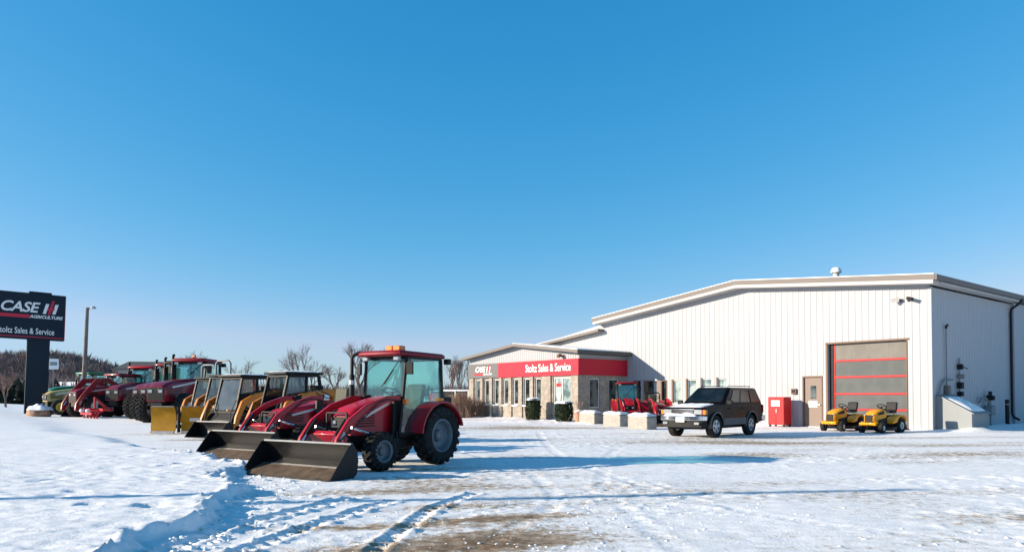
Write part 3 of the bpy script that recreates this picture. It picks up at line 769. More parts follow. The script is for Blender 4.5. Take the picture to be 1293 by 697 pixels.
# raised stone piers between the windows
pq = []
for a, b in zip(fw[:-1], fw[1:]):
    xa, xb = px2o(a[1]) - .03, px2o(b[0]) + .03
    m_ = (xa + xb) / 2; hw = abs(xa - xb) / 2 - .06
    if hw > .05: pq.append((m_ - hw, m_ + hw))
for xa, xb in pq + [(.001, px2o(723.5)), (px2o(697), px2o(686)), (px2o(599.5), OL)]:
    g = MB(); g.b(xa, xb, OD + .002, OD + .09, -.1, B0 - .02); g.build('pier', M['stone'], of, bevel=.01)
ot = lambda x: 3.9 + .62 * (1 - abs(x - OL / 2) / (OL / 2))
g = MB(); holes_wall(g, 0, OL, ot, [], y=OD, z0=B0 + .1, knots=(OL / 2,)); holes_wall(g, 0, OD, lambda x: 3.9, [], y=0, axis='y', sgn=-1, z0=B0 + .1); holes_wall(g, 0, OD, lambda x: 3.9, [], y=OL, axis='y', z0=B0 + .1)
gw = g.build('gable_wall', M['siding'], of)
g = MB(); ribs(g, 0, OL, ot, [], OD, step=.2, z0=B1 - .02, w=.03, d=.018); g.build('wall_rib', M['siding'], gw)
xg = px2o(631.6)
g = MB(); g.b(xg + .002, OL + .07, OD + .02, OD + .14, B0, B1); g.b(OL + .005, OL + .07, 0, OD + .02, B0, B1); sg1 = g.build('grey_sign_band', M['fgrey'], of, bevel=.006)
xg = px2o(631.6)
g = MB(); g.b(-.08, xg - .001, OD + .02, OD + .14, B0, B1); g.b(-.08, -.01, .02, OD + .02, B0, B1); sg2 = g.build('red_sign_band', M['fred'], of, bevel=.006)
TR_ = (R(90), 0, R(180))
text('Stoltz Sales & Service', .66, M['white'], sg2, ((px2o(664) + px2o(726.5)) / 2, OD + .145, 3.06), TR_, sx=.72, bold=.008, space=1.0)
def logo(parent, x, y, z, s, rot, wmat, rmat, word='AGRICULTURE', bar=1):
    e = empty('brand_mark', parent, (x, y, z), 0); e.rotation_euler = rot
    text('CASE', s, wmat, e, (-.55 * s, 0, 0), (0, 0, 0), sx=1.0, bold=.022 * s, shear=.25, align='CENTER', space=.95)
    g = MB()                                   # slanted white uprights with a taller red one between
    def sl(x0, w, h0, h1, d): return [(x0 + h0 * .25, h0), (x0 + w + h0 * .25, h0), (x0 + w + h1 * .25, h1), (x0 + h1 * .25, h1)]
    def pl(mb, poly, za, zb):
        n = len(poly); mb.add([(a, b, za) for a, b in poly] + [(a, b, zb) for a, b in poly], [tuple(range(n - 1, -1, -1)), tuple(range(n, 2 * n))] + [(k, (k + 1) % n, n + (k + 1) % n, n + k) for k in range(n)])
    pl(g, sl(.98 * s, .2 * s, -.36 * s, .36 * s, 0), -.004, .006); pl(g, sl(1.56 * s, .2 * s, -.36 * s, .36 * s, 0), -.004, .006)
    g.build('letter_mark', wmat, e)
    g = MB(); pl(g, sl(1.3 * s, .15 * s, -.42 * s, .62 * s, 0), -.004, .012); pl(g, [(1.15 * s, -.1 * s), (1.6 * s, -.1 * s), (1.62 * s, .06 * s), (1.19 * s, .06 * s)], -.003, .009)
    g.build('letter_mark', rmat, e)
    if bar:
        g = MB(); pl(g, [(-2.0 * s if bar == 1 else -2.6 * s, -.74 * s), (.1 * s, -.74 * s), (.16 * s, -.5 * s), (-1.94 * s if bar == 1 else -2.6 * s, -.5 * s)], -.004, .005); g.build('underline', rmat, e)
    text(word, .3 * s, wmat, e, (1.12 * s, -.62 * s, 0), (0, 0, 0), sx=1.0, bold=.01 * s, shear=.2)
    return e
logo(sg1, (px2o(601) + px2o(624)) / 2 + .05, OD + .145, 3.15, .5, TR_, M['white'], M['fred'])
# office roof
def osl(mb, x0, x1, zf, t, y0, y1):
    xs = [x0, OL / 2, x1]; roofslab(mb, xs, zf, t, y0, y1)
of_z = lambda x: 3.9 + .62 * (1 - abs(x - OL / 2) / (OL / 2)) + .12
g = MB(); osl(g, -.38, OL + .4, of_z, .14, .0, OD + .5); orf = g.build('roof', M['trim'], of)
g = MB(); osl(g, -.4, OL + .42, lambda x: of_z(x) + .01, .17, OD + .502, OD + .53); g.build('fascia', M['trim'], orf)
g = MB(); g.b(-.45, -.385, .0, OD + .53, of_z(-.38) - .2, of_z(-.38) + .0); g.build('gutter', M['roofdark'], orf)
g = MB(); g.b(-.37, -.01, .0, OD + .45, of_z(-.38) - .22, of_z(-.38) - .16); g.build('side_soffit', M['roofdark'], orf)
g = MB(); osl(g, -.3, OL * .52, lambda x: of_z(x) + .07, .07, .1, OD + .42); g.build('roof_snow', M['snow'], orf, bevel=.03)
for (a, b, c, d), q in zip(OH[:-1], fw):
    wo = window(of, a, b, c, d, y=OD - .12, sill=False, fw=.07)
    g = MB(); g.b(a - .03, b + .03, OD - .15, OD + .12, c - .09, c - .005); g.build('sill', M['snow'], wo, bevel=.02)
wd = window(of, du[0], du[1], .95, du[3], y=OD - .12, mull=1, sill=False, fw=.08, mp='panel')
g = MB(); g.b(du[0], du[1], OD - .14, OD - .08, 0, .945); g.build('lower_panel', M['wframe'], wd)
xm = (du[0] + du[1]) / 2
g = MB(); g.b(xm + .2, xm + .6, OD - .124, OD - .118, 1.95, 2.15); g.build('red_notice', M['sred'], wd)
g = MB(); g.b(xm + .25, xm + .5, OD - .124, OD - .118, 1.2, 1.55); g.build('notice', M['paper'], wd)
for i, (a, b, c, d) in enumerate(SH):
    g = MB(); g.b(.06, .12, a, a + .07, c, d); g.b(.06, .12, b - .07, b, c, d); g.b(.06, .12, a + .07, b - .07, d - .07, d); g.b(.06, .12, a + .07, b - .07, c, c + .07)
    wo = g.build('window' if i == 0 else 'glass_door', M['wframe'], of, bevel=.004)
    g = MB(); g.b(.085, .095, a + .06, b - .06, c + .06, d - .06); g.build('pane', M['pane'], wo)
fl = tag(empty('floodlight', None, W(SJ + px2o(711), OD, zo(711, 449.5)), BRZ), 'small dark floodlight on the white gable above the red band', 'floodlight')
g = MB(); g.b(-.06, .06, .02, .05, -.06, .06); g.cyl((0, .05, 0), (0, .16, .04), .02, n=8); g.build('bracket', M['brown'], fl)
g = MB(); g.bar((0, .16, .08), (.0, .36, -.04), .24, .16); g.build('lamp_head', M['brown'], fl, bevel=.02)

# ------------------------------------------------------------------ things along the side wall
def side(s_in, out, z=0): return W(-out, -s_in, z)   # s_in metres along the side wall, out metres off it
hb = tag(empty('sloped_cover_box', None, side(.35, 0, 0), BRZ), 'grey sloped metal hatch box with snow on its lid beside the building corner', 'hatch box')
# local: -x is outward from the side wall, -y runs along it away from the corner
BW = 1.75
g = MB(); pr = [(-.02, -.2), (-1.35, -.2), (-1.35, .72), (-.12, 1.42), (-.02, 1.42)]
g.prism(pr, -BW, 0); g.build('case', M['boxgrey'], hb, bevel=.01)
mrot = Matrix.Rotation(math.atan2(.7, 1.23), 3, 'Y')
g = MB(); g.strip([(-1.42, .695), (-.1, 1.447)], .035, -BW - .03, .03); g.build('lid', M['grey'], hb)
c = snow_cap(1.25, 1.45, .07, hb, (-.76, -BW / 2 - .05, 1.085), 3); c.rotation_euler = (0, -math.atan2(.752, 1.32), 0)
mt = tag(empty('electric_mast', None, side(1.3, .0, 0), BRZ), 'tall thin conduit with a curved foot rising up the shaded side wall', 'conduit')
g = MB(); g.tube([(-.09, 0, 1.2), (-.09, 0, 4.25)], .028, 8); g.build('conduit', M['grey'], mt, smooth=50)
g = MB(); g.tube([(-.09, 0, 4.25), (-.09, -.02, 4.36), (-.16, 0, 4.4)], .05, 8); g.build('weather_head', M['dblack'], mt, smooth=50)
g = MB(); g.tube([(-.1, .85, .9), (-.1, .8, 1.5), (-.1, .62, 1.85), (-.1, .3, 2.05), (-.1, -.6, 2.1)], .035, 8); g.build('curved_pipe', M['grey'], mt, smooth=50)
g = MB(); g.b(-.2, -.03, -.16, .1, 1.3, 1.85); g.build('meter_box', M['trim'], mt, bevel=.01)
mt = tag(empty('electric_meter', None, side(2.6, .0, 0), BRZ), 'stack of dark switch boxes and a meter on the shaded wall above the hatch box', 'electric meter')
g = MB(); g.tube([(-.1, 0, .9), (-.1, 0, 3.05)], .035, 8); g.build('conduit', M['grey'], mt, smooth=50)
for z0, z1_, w_, nm in ((1.4, 1.6, .1, 'switch_box'), (1.72, 2.0, .13, 'switch_box'), (2.55, 2.78, .08, 'junction_box')):
    g = MB(); g.b(-.24, -.04, -w_, w_, z0, z1_); g.build(nm, M['dblack'], mt, bevel=.01)
g = MB(); g.cyl((-.05, 0, 2.25), (-.3, 0, 2.25), .11, .09, 14); g.build('meter_dial', M['grey'], mt, smooth=40)
g = MB(); g.bar((-.15, 0, 2.72), (-.32, -.3, 2.58), .03); g.build('bracket', M['dblack'], mt)
gm = tag(empty('gas_meter', None, side(5.4, .0, 0), BRZ), 'dark gas meter and pipe bends low on the shaded wall left of the bollard', 'gas meter')
g = MB(); g.tube([(-.12, .75, 1.1), (-.2, .6, 1.3), (-.25, .3, 1.3), (-.25, .0, 1.15), (-.25, -.1, .8)], .045, 8); g.tube([(-.25, -.25, 0), (-.25, -.25, 1.55)], .04, 8); g.build('pipe', M['grey'], gm, smooth=50)
g = MB(); g.b(-.42, -.1, -.42, .02, .55, .98); g.build('meter_case', M['grey'], gm, bevel=.05)
g = MB(); g.cyl((-.12, -.25, 1.32), (-.42, -.25, 1.32), .14, .1, 14); g.cyl((-.25, -.25, 1.4), (-.25, -.25, 1.62), .08, .08, 12); g.build('regulator', M['dblack'], gm, smooth=40)
bo = tag(empty('bollard', None, side(6.0, .8, 0), BRZ), 'thin dark steel bollard standing alone near the foot of the downspout', 'bollard')
g = MB(); g.cyl((0, 0, -.3), (0, 0, 1.22), .085, n=14); g.ball((0, 0, 1.22), .085, 14, 6, .4); g.build('post', M['dblack'], bo, smooth=50)
g = MB(); g.cyl((0, 0, 1.0), (0, 0, 1.06), .09, n=14); g.build('band', M['grey'], bo)
# ------------------------------------------------------------------ wheels
_wc = {}
def wheel_meshes(R0, Wd, rr, lugs, kind):
    key = (R0, Wd, rr, lugs, kind)
    if key in _wc: return _wc[key]
    h = Wd / 2; c = R0 - (.035 if lugs else 0)
    g = MB()
    prof = [(rr, -h * .78), (rr + .03, -h * .93), ((rr + c) / 2, -h), (c - .07, -h * .96), (c - .015, -h * .78), (c, -h * .4), (c, h * .4), (c - .015, h * .78), (c - .07, h * .96), ((rr + c) / 2, h), (rr + .03, h * .93), (rr, h * .78)]
    g.lathe(prof, 40)
    if lugs:
        for k in range(lugs * 2):
            sd = 1 if k % 2 else -1; a0 = math.pi * k / lugs
            da = .34 * .5 / max(R0, .4) * Wd / .3 * .62; wa = .028 / R0 * (1.5 if R0 > .5 else 1.25)
            def P(a, r, y): return (r * math.cos(a), y, r * math.sin(a))
            pts = []
            for (y, aa, ro) in ((-.02 * sd, a0, R0), (h * .55 * sd, a0 + da * .55, R0), (h * .9 * sd, a0 + da, R0 - .02), (h * 1.03 * sd, a0 + da * 1.12, R0 - .1)):
                pts.append([P(aa - wa, ro, y), P(aa + wa, ro, y), P(aa + wa * 1.2, ro - .06, y * .98), P(aa - wa * 1.2, ro - .06, y * .98)])
            n = len(g.v); g.v += [p for q in pts for p in q]
            for i in range(3):
                for j in range(4):
                    g.f.append((n + i * 4 + j, n + i * 4 + (j + 1) % 4, n + (i + 1) * 4 + (j + 1) % 4, n + (i + 1) * 4 + j))
            g.f += [(n, n + 1, n + 2, n + 3), (n + 15, n + 14, n + 13, n + 12)]
    tm = g.mesh('tyre', 35)
    g = MB()
    if kind == 'alloy':
        g.lathe([(rr, h * .3), (rr + .012, h * .82), (rr - .02, h * .86), (rr - .03, h * .4), (rr - .04, -h * .5), (.02, -h * .5)], 36)
        for k in range(5):
            a = 2 * math.pi * k / 5
            for s_ in (-.16, .16):
                g.bar((.05 * math.cos(a), h * .66, .05 * math.sin(a)), ((rr - .01) * math.cos(a + s_), h * .7, (rr - .01) * math.sin(a + s_)), .035, .045)
        g.lathe([(.09, h * .5), (.08, h * .78), (0.005, h * .8)], 20)
    else:
        g.lathe([(rr * .98, -h * .75), (rr + .02, h * .8), (rr - .02, h * .88), (rr - .045, h * .72), (rr * .82, h * .3), (rr * .72, h * .1), (rr * .4, h * .02), (rr * .34, h * .28), (rr * .3, h * .42), (.004, h * .44)], 36)
        for k in range(6):
            a = 2 * math.pi * k / 6
            g.cyl((rr * .22 * math.cos(a), h * .4, rr * .22 * math.sin(a)), (rr * .22 * math.cos(a), h * .5, rr * .22 * math.sin(a)), .018, n=6)
    rm = g.mesh('rim', 30)
    _wc[key] = (tm, rm); return _wc[key]
def wheel(parent, x, y, R0, Wd, rr, lugs=20, rim='rim', kind='steel', steer=0, z=0):
    tm, rm = wheel_meshes(R0, Wd, rr, lugs, kind)
    e = empty('wheel', parent, (x, y, R0 - .012 + z), (math.pi if y < 0 else 0) + steer)
    a = bpy.data.objects.new('tyre', tm)
    if not tm.materials: tm.materials.append(M['rubber'])
    b = bpy.data.objects.new('rim', rm)
    if rm.materials and rm.materials[0] != M[rim]:
        rm = rm.copy(); rm.materials.clear(); b.data = rm
    if not rm.materials: rm.materials.append(M[rim])
    a.rotation_euler = (0, random.uniform(0, 6), 0); b.rotation_euler = (0, random.uniform(0, 6), 0)
    for o in (a, b): COL.objects.link(o); o.parent = e
    return e

# ------------------------------------------------------------------ tractors (x forward, y to its own left, origin under the rear axle)
def arc(x, z, r, a0, a1, n=10): return [(x + r * math.cos(R(a0 + (a1 - a0) * k / n)), z + r * math.sin(R(a0 + (a1 - a0) * k / n))) for k in range(n + 1)]
def tractor(name, loc, rz, P, label, group=None, scale=1):
    t = tag(empty(name, None, loc, rz), label, 'tractor', group); t.scale = (scale,) * 3
    g_ = P.get
    Rr, Wr, Rf, Wf, wb, tr, tf = P['Rr'], P['Wr'], P['Rf'], P['Wf'], P['wb'], P['tr'], P['tf']
    paint = M[P['paint']]; rim = P['rim']; k = Rr / .6
    for s in (1, -1): wheel(t, 0, s * tr, Rr, Wr, Rr * .56, g_('lr', 20), rim)
    for s in (1, -1): wheel(t, wb, s * tf, Rf, Wf, Rf * .56, g_('lf', 18), rim, steer=R(g_('steer', 0)))
    hx0, hx1, hw, hz0, hzr, hzf = P['hood']
    # chassis
    g = MB(); g.b(-.3 * k, .9 * k, -.2 * k, .2 * k, Rr * .6, Rr * 1.25); g.b(.9 * k, hx1 - .05, -.17 * k, .17 * k, Rf * 1.0, hz0 + .02)
    g.cyl((0, -tr, Rr - .012), (0, tr, Rr - .012), .1 * k, n=12); g.cyl((wb, -tf, Rf), (wb, tf, Rf), .055 * k, n=10)
    g.b(wb - .1 * k, wb + .12 * k, -.3 * k, .3 * k, Rf * .9, Rf * 1.35); g.b(hx0 - .2, hx0 + .6 * k, .2 * k, .42 * k, Rf * .95, Rf * 1.5)
    g.b(-.75 * k, -.3 * k, -.08 * k, .08 * k, Rr * .5, Rr * .8); g.b(hx0 + .05, hx0 + .25 * k, .42 * k, .6 * k, Rf * .6, Rf * .68); g.b(hx0 + .1, hx0 + .15, .44 * k, .48 * k, Rf * .68, Rr * 1.2)
    g.build('chassis', M['black'], t, bevel=.015)
    # hood
    n = 8; rings = []
    for i in range(n + 1):
        u = i / n; x = hx0 + (hx1 - hx0) * u
        zt = hzr + (hzf - hzr) * (u ** 1.35); ww = hw * (1 - .07 * u)
        if i == n: zt -= .1 * k; ww *= .93; x += .0
        if i == n - 1: zt -= .015 * k
        rings.append(ring(x, ww, hz0, zt, .13 * k, 5))
    g = MB(); g.loft(rings); hd = g.build('hood', paint, t, smooth=32)
    for s in (1, -1):
        g = MB(); zg = hz0 + (hzf - hz0) * .35
        for q in range(5): g.b(hx0 + (hx1 - hx0) * .5, hx1 - .12 * k, s * (hw * .945 + .012), s * (hw * .945 + .024), zg + q * .05 * k, zg + (q * .05 + .022) * k)
        g.build('side_grille', M['black'], hd)
        g = MB(); g.prism([(hx0 + .08, hzr - .13 * k), (hx1 - .35 * k, hzf - .14 * k), (hx1 - .3 * k, hzf - .1 * k), (hx0 + .08, hzr - .07 * k)], s * (hw * .99 + .005), s * (hw * .99 + .012)); g.build('stripe', M['wframe'] if g_('stripe', 1) else M['cream'], hd)
    # grille and lamps
    g = MB(); g.b(hx1 - .02, hx1 + .025, -hw * .8, hw * .8, hz0 + .04, hzf - .13 * k); gq = g.build('grille', M['dblack'], t, bevel=.012)
    lz = hzf - .24 * k
    for s in (1, -1):
        g = MB(); g.b(hx1 + .027, hx1 + .045, s * hw * .3, s * hw * .7, lz - .04 * k, lz + .05 * k); g.build('headlight', M['light'], gq, bevel=.01)
    g = MB()
    for q in range(6): g.b(hx1 + .026, hx1 + .034, -hw * .7, hw * .7, hz0 + .08 + q * .05 * k, hz0 + .1 + q * .05 * k)
    g.build('louvre', M['black'], gq)
    # fenders
    for s in (1, -1):
        g = MB(); pts = arc(0, Rr, Rr + .08, 5, 165, 12)
        g.strip(pts, .035, s * (tr - Wr * .55), s * (tr + Wr * .52)); ff = g.build('fender', paint, t, smooth=40)
        g = MB(); g.prism([(-Rr * .8, Rr * 1.1)] + arc(0, Rr, Rr + .06, 160, 10, 8) + [(Rr * .9, Rr * 1.0)], s * (tr - Wr * .58), s * (tr - Wr * .56)); g.build('inner_panel', paint if not P['cab'] else M['dblack'], ff)
        g = MB(); g.b(-.05, .1, s * (tr + Wr * .1), s * (tr + Wr * .4), 2 * Rr + .1, 2 * Rr + .16); g.build('marker_lamp', M['amber'], ff, bevel=.008)
    # seat, wheel
    cx0, cx1 = P.get('cabx', (-.3, .95)); fz = P.get('floor', .72 * k)
    sx_ = cx0 + .42 * k
    g = MB(); g.b(sx_ - .22 * k, sx_ + .25 * k, -.23 * k, .23 * k, fz + .35 * k, fz + .47 * k); g.box(sx_ - .22 * k, 0, fz + .72 * k, .1 * k, .44 * k, .55 * k, M=Matrix.Rotation(R(-8), 3, 'Y')); g.build('seat', M['seat'], t, bevel=.04 * k, seg=3)
    g = MB(); wx = cx1 - .3 * k; wz = fz + .82 * k
    c0 = Vector((wx, 0, wz)); qm = Matrix.Rotation(R(-28), 3, 'Y')
    g.tube([c0 + qm @ Vector((math.cos(2 * math.pi * q / 16) * .19 * k, math.sin(2 * math.pi * q / 16) * .19 * k, 0)) for q in range(17)], .014 * k, 6)
    g.bar(c0, (wx + .22 * k, 0, fz + .2), .05 * k); g.bar(c0 + Vector((0, -.18 * k, 0)), c0 + Vector((0, .18 * k, 0)), .02)
    g.build('steering_wheel', M['dblack'], t, smooth=40)
    if P['cab']:
        cw, rt = P['cabw'], P['roofz']; zb = P.get('beltz', 1.05 * k)
        fx_t, fx_b = cx1 - .12 * k, cx1 + .02; rx = cx0
        g = MB(); g.b(cx0, cx1, -cw * .8, cw * .8, fz - .08, fz + .02); g.b(cx0, cx0 + .05, -cw, cw, fz, zb); g.build('floor', M['dblack'], t)
        # corner points of the glasshouse
        zt = rt - .1 * k; lo = fz
        C = {}
        for s in (1, -1):
            C['fb', s] = Vector((fx_b, s * cw * .86, lo)); C['ft', s] = Vector((fx_t, s * cw * .97, zt))
            C['mb', s] = Vector((cx0 + (cx1 - cx0) * .36, s * cw, zb)); C['rb', s] = Vector((rx - .03, s * cw * .95, zb + .05)); C['rt', s] = Vector((rx + .02, s * cw * .95, zt))
            C['lb', s] = Vector((cx0 + (cx1 - cx0) * .6, s * cw, lo))
        th = .055 * k
        fr = MB()
        for s in (1, -1):
            fr.bar(C['fb', s], C['ft', s], th); fr.bar(C['rb', s], C['rt', s], th * 1.2); fr.bar(C['ft', s], C['rt', s], th)
            fr.bar(C['fb', s], C['lb', s], th); fr.bar(C['lb', s], C['mb', s] + Vector((0, 0, .02)), th); fr.bar(C['mb', s], C['rb', s], th)
        fr.bar(C['ft', 1], C['ft', -1], th); fr.bar(C['rt', 1], C['rt', -1], th); fr.bar(C['rb', 1], C['rb', -1], th); fr.bar(C['fb', 1], C['fb', -1], th)
        fo = fr.build('cab_frame', M['black'], t, bevel=.008)
        gl = M[P.get('glass', 'glass')]
        def pane_(name, pts, par=fo, th_=.008):
            c = sum((Vector(p) for p in pts), Vector()) / len(pts); n = (Vector(pts[1]) - Vector(pts[0])).cross(Vector(pts[2]) - Vector(pts[0])).normalized() * th_
            q = [c + (Vector(p) - c) * .985 for p in pts]; m = MB(); L = len(q)
            m.add([p - n for p in q] + [p + n for p in q], [tuple(range(L - 1, -1, -1)), tuple(range(L, 2 * L))] + [(i, (i + 1) % L, L + (i + 1) % L, L + i) for i in range(L)])
            return m.build(name, gl, par)
        zs_ = max(lo, hzr - .12 * k) if g_('lowscreen') else lo
        f0 = (zs_ - lo) / (zt - lo)
        fbp = {s: C['fb', s].lerp(C['ft', s], f0) for s in (1, -1)}
        pane_('windscreen', [fbp[-1], fbp[1], C['ft', 1], C['ft', -1]])
        for s in (1, -1): pane_('door_glass', [C['fb', s], C['lb', s], C['mb', s], C['rb', s], C['rt', s], C['ft', s]])
        pane_('rear_window', [C['rb', 1], C['rb', -1], C['rt', -1], C['rt', 1]])
        g = MB(); ro = P.get('rooff', .14 * k)
        poly = [(cx0 - .1 * k, -cw * 1.02), (cx1 + ro * .6, -cw * 1.02), (cx1 + ro, -cw * .7), (cx1 + ro, cw * .7), (cx1 + ro * .6, cw * 1.02), (cx0 - .1 * k, cw * 1.02)]
        rgs = []
        for (z, s_) in ((zt + .01, .95), (zt + .03 * k, 1.0), (rt - .02 * k, 1.0), (rt + .02 * k, .93)):
            mx_ = (cx0 + cx1) / 2
            rgs.append([(mx_ + (x - mx_) * s_, y * s_, z + (.02 * k if x > mx_ else 0)) for x, y in poly])
        g.loft(rgs); rfo = g.build('roof', M[P.get('roof', 'redroof')], t, bevel=.02 * k, seg=3)
        for s in (1, -1): g = MB(); g.b(fx_t + .09 * k, fx_t + .15 * k + ro * .2, s * cw * .62, s * cw * .85, zt - .055 * k, zt + .02 * k); g.build('work_lamp', M['light'], rfo, bevel=.01)
        for s in (1, -1): g = MB(); g.b(cx0 - .24 * k, cx0 - .12 * k, s * cw * .9, s * cw * 1.12, zt - .1 * k, zt + .02 * k); g.build('rear_lamp', M['dblack'], rfo, bevel=.012)
        for s in (1, -1):
            mxp = Vector((fx_t + .06 * k, s * (cw + .12 * k), zt - .16 * k))
            g = MB(); g.tube([C['ft', s].lerp(C['fb', s], .05), mxp + Vector((0, 0, .12 * k)), mxp], .011 * k, 6)
            a_ = g.build('mirror_arm', M['black'], t); g = MB(); g.box(mxp.x, mxp.y, mxp.z - .06 * k, .035, .15 * k, .24 * k, M=Matrix.Rotation(R(12 * s), 3, 'Z')); mm = g.build('mirror', M['dblack'], a_, bevel=.012)
        for s in (1, -1): g = MB(); p = C['fb', s].lerp(C['ft', s], .42) + Vector((.03, .08 if s > 0 else -.17, 0)); g.b(p.x - .03, p.x + .06, p.y, p.y + .09, p.z - .05, p.z + .05); g.build('turn_signal', M['amber'], t, bevel=.01)
        g = MB(); a_ = fbp[1].lerp(C['ft', 1], .35) * .45 + fbp[-1].lerp(C['ft', -1], .35) * .55 + Vector((.03, 0, 0)); b_ = C['ft', 1] * .85 + C['ft', -1] * .15 + Vector((.045, 0, -.06)); g.bar(a_, b_, .02, .012); g.bar(a_.lerp(b_, .1) + Vector((0, .02, 0)), a_.lerp(b_, .65) + Vector((.01, .02, 0)), .04, .012); g.build('wiper', M['black'], t)
        g = MB(); g.b(cx0 - .1, cx0 - .04, cw * .3, cw * .9, zb - .2 * k, zb + .14 * k); g.b(cx0 - .3 * k, cx0 - .05, cw * .82, cw * 1.05, zb + .06 * k, zb + .26 * k); g.build('rear_equipment', M['dblack'], t, bevel=.01)
        if g_('beacon'):
            bx, by, bl, bw_ = P['beacon']
            g = MB(); g.b(bx - bw_ / 2, bx + bw_ / 2, by - bl / 2, by + bl / 2, rt + .02, rt + .045 * k); bb = g.build('beacon_base', M['light'], t)
            g = MB(); g.b(bx - bw_ * .46, bx + bw_ * .46, by - bl * .49, by - bl * .02, rt + .046 * k, rt + .15 * k); g.b(bx - bw_ * .46, bx + bw_ * .46, by + bl * .02, by + bl * .49, rt + .046 * k, rt + .15 * k); g.build('beacon_lens', M['amber'], bb, bevel=.02 * k)
    else:
        g = MB(); rzt = P.get('ropz', 1.5)
        yy = .42 * k; bx = cx0 + .05
        if g_('folded'):
            g.tube([(bx, -yy, fz), (bx, -yy, fz + .75), (bx - .5, -yy, fz + .55), (bx - .5, yy, fz + .55), (bx, yy, fz + .75), (bx, yy, fz)], .035, 8)
        else:
            g.tube([(bx, -yy, fz), (bx, -yy, rzt - .1), (bx, -yy + .08, rzt), (bx, yy - .08, rzt), (bx, yy, rzt - .1), (bx, yy, fz)], .035, 8)
        g.build('roll_bar', M['black'], t, smooth=50)
        g = MB(); g.b(cx0, hx0 + .02, -.45 * k, .45 * k, fz - .04, fz); g.b(hx0 - .12, hx0 + .01, -hw * .9, hw * .9, fz, hzr - .02); g.build('platform', M['dblack'], t, bevel=.01)
    e_ = g_('exhaust')
    if e_:
        ex, ey, ez0, ez1, er, curve = e_
        pts = [(ex, ey, ez0), (ex, ey, ez0 + (ez1 - ez0) * .25), (ex, ey, ez0 + (ez1 - ez0) * .27), (ex, ey, ez0 + (ez1 - ez0) * .75), (ex, ey, ez0 + (ez1 - ez0) * .77), (ex, ey, ez1)]
        rs = [er * .7, er * .7, er * 1.15, er * 1.15, er * .75, er * .75]
        pts += [(ex + c_[0], ey + c_[1], ez1 + c_[2]) for c_ in curve]; rs += [er * .75] * len(curve)
        g = MB(); g.tube(pts, er, 12, rs); ex_ = g.build('exhaust_stack', M['black'], t, smooth=50)
        if g_('exband'):
            g = MB(); zc_ = ez0 + (ez1 - ez0) * .62; g.cyl((ex, ey, zc_), (ex, ey, zc_ + .09), er * 1.22, n=14); g.build('heat_shield', M['steel'], ex_, smooth=40)
    L = g_('loader')
    if L:
        ly = L.get('y', .45 * k); pr = L['arm']; th = L.get('th', .13 * k); aw = .07 * k; pc = M[L.get('paint', P['paint'])]
        for s in (1, -1):
            g = MB(); tt = [th * .9] + [th * 1.15] * (len(pr) - 2) + [th * .8]
            g.strip(pr, tt, s * (ly - aw / 2), s * (ly + aw / 2)); am = g.build('loader_arm', pc, t, bevel=.012)
            xa_, za_ = pr[-2]; g = MB(); g.prism([(xa_ - .16 * k, za_ + .12 * k), (xa_ - .06 * k, za_ - .02 * k), (xa_ - .01 * k, za_ + .03 * k), (xa_ - .1 * k, za_ + .17 * k)], s * (ly + aw / 2 + .001), s * (ly + aw / 2 + .004)); g.build('decal', M['trimw'], am)
            px0, pz0 = pr[0]
            g = MB(); g.prism([(px0 - .1 * k, pz0 + .08 * k), (px0 + .12 * k, pz0 + .04 * k), (px0 + .18 * k, Rf * 1.2), (px0 - .02, Rf * 1.2)], s * (ly - aw * .5 - .055 * k), s * (ly - aw * .5 - .004)); g.b(px0 - .05, px0 + .25 * k, s * .15 * k, s * (ly - aw), Rf * 1.15, Rf * 1.35)
            g.build('loader_mast', M['black'], t)
            g = MB(); j = L.get('cylj', 2); a_ = (px0 + .18 * k, s * (ly + .0), Rf * 1.35); b_ = (pr[j][0] - .06, s * ly, pr[j][1] - .09 * k); m_ = Vector(a_).lerp(Vector(b_), .6)
            g.cyl(a_, m_, .035 * k, n=10); am2 = g.build('lift_cylinder', M['black'], t, smooth=40); g = MB(); g.cyl(m_, b_, .018 * k, n=8); g.build('rod', M['chrome'], am2, smooth=40)
            a2 = Vector((pr[-3][0] - .0, s * (ly - .09 * k), pr[-3][1] + .05 * k)); b2 = Vector((pr[-1][0] + .02, s * (ly - .09 * k), pr[-1][1] + .22 * k)); m2 = a2.lerp(b2, .62)
            g = MB(); g.cyl(a2, m2, .033 * k, n=10); am3 = g.build('tilt_cylinder', M['black'], t, smooth=40); g = MB(); g.cyl(m2, b2, .017 * k, n=8); g.build('rod', M['chrome'], am3, smooth=40)
            g = MB(); o_ = s * (ly + aw * .75); g.tube([(pr[0][0] + .1, o_, pr[0][1] - .05), (pr[1][0], o_, pr[1][1] + .0), ((pr[2][0] + pr[1][0]) / 2, o_ + s * .02, (pr[1][1] + pr[2][1]) / 2 + .02), (pr[-2][0], o_, pr[-2][1]), (pr[-1][0] - .03, s * (ly - .05), pr[-1][1] + .15)], .012 * k, 6); g.build('hose', M['hose'], am, smooth=50)
        xq, zq = L['tube']
        g = MB(); g.box(xq, 0, zq, .1 * k, 2 * ly - aw - .01, .2 * k, M=Matrix.Rotation(R(L.get('tubea', 25)), 3, 'Y')); g.build('cross_plate', pc, t, bevel=.012)
        B = L.get('bucket')
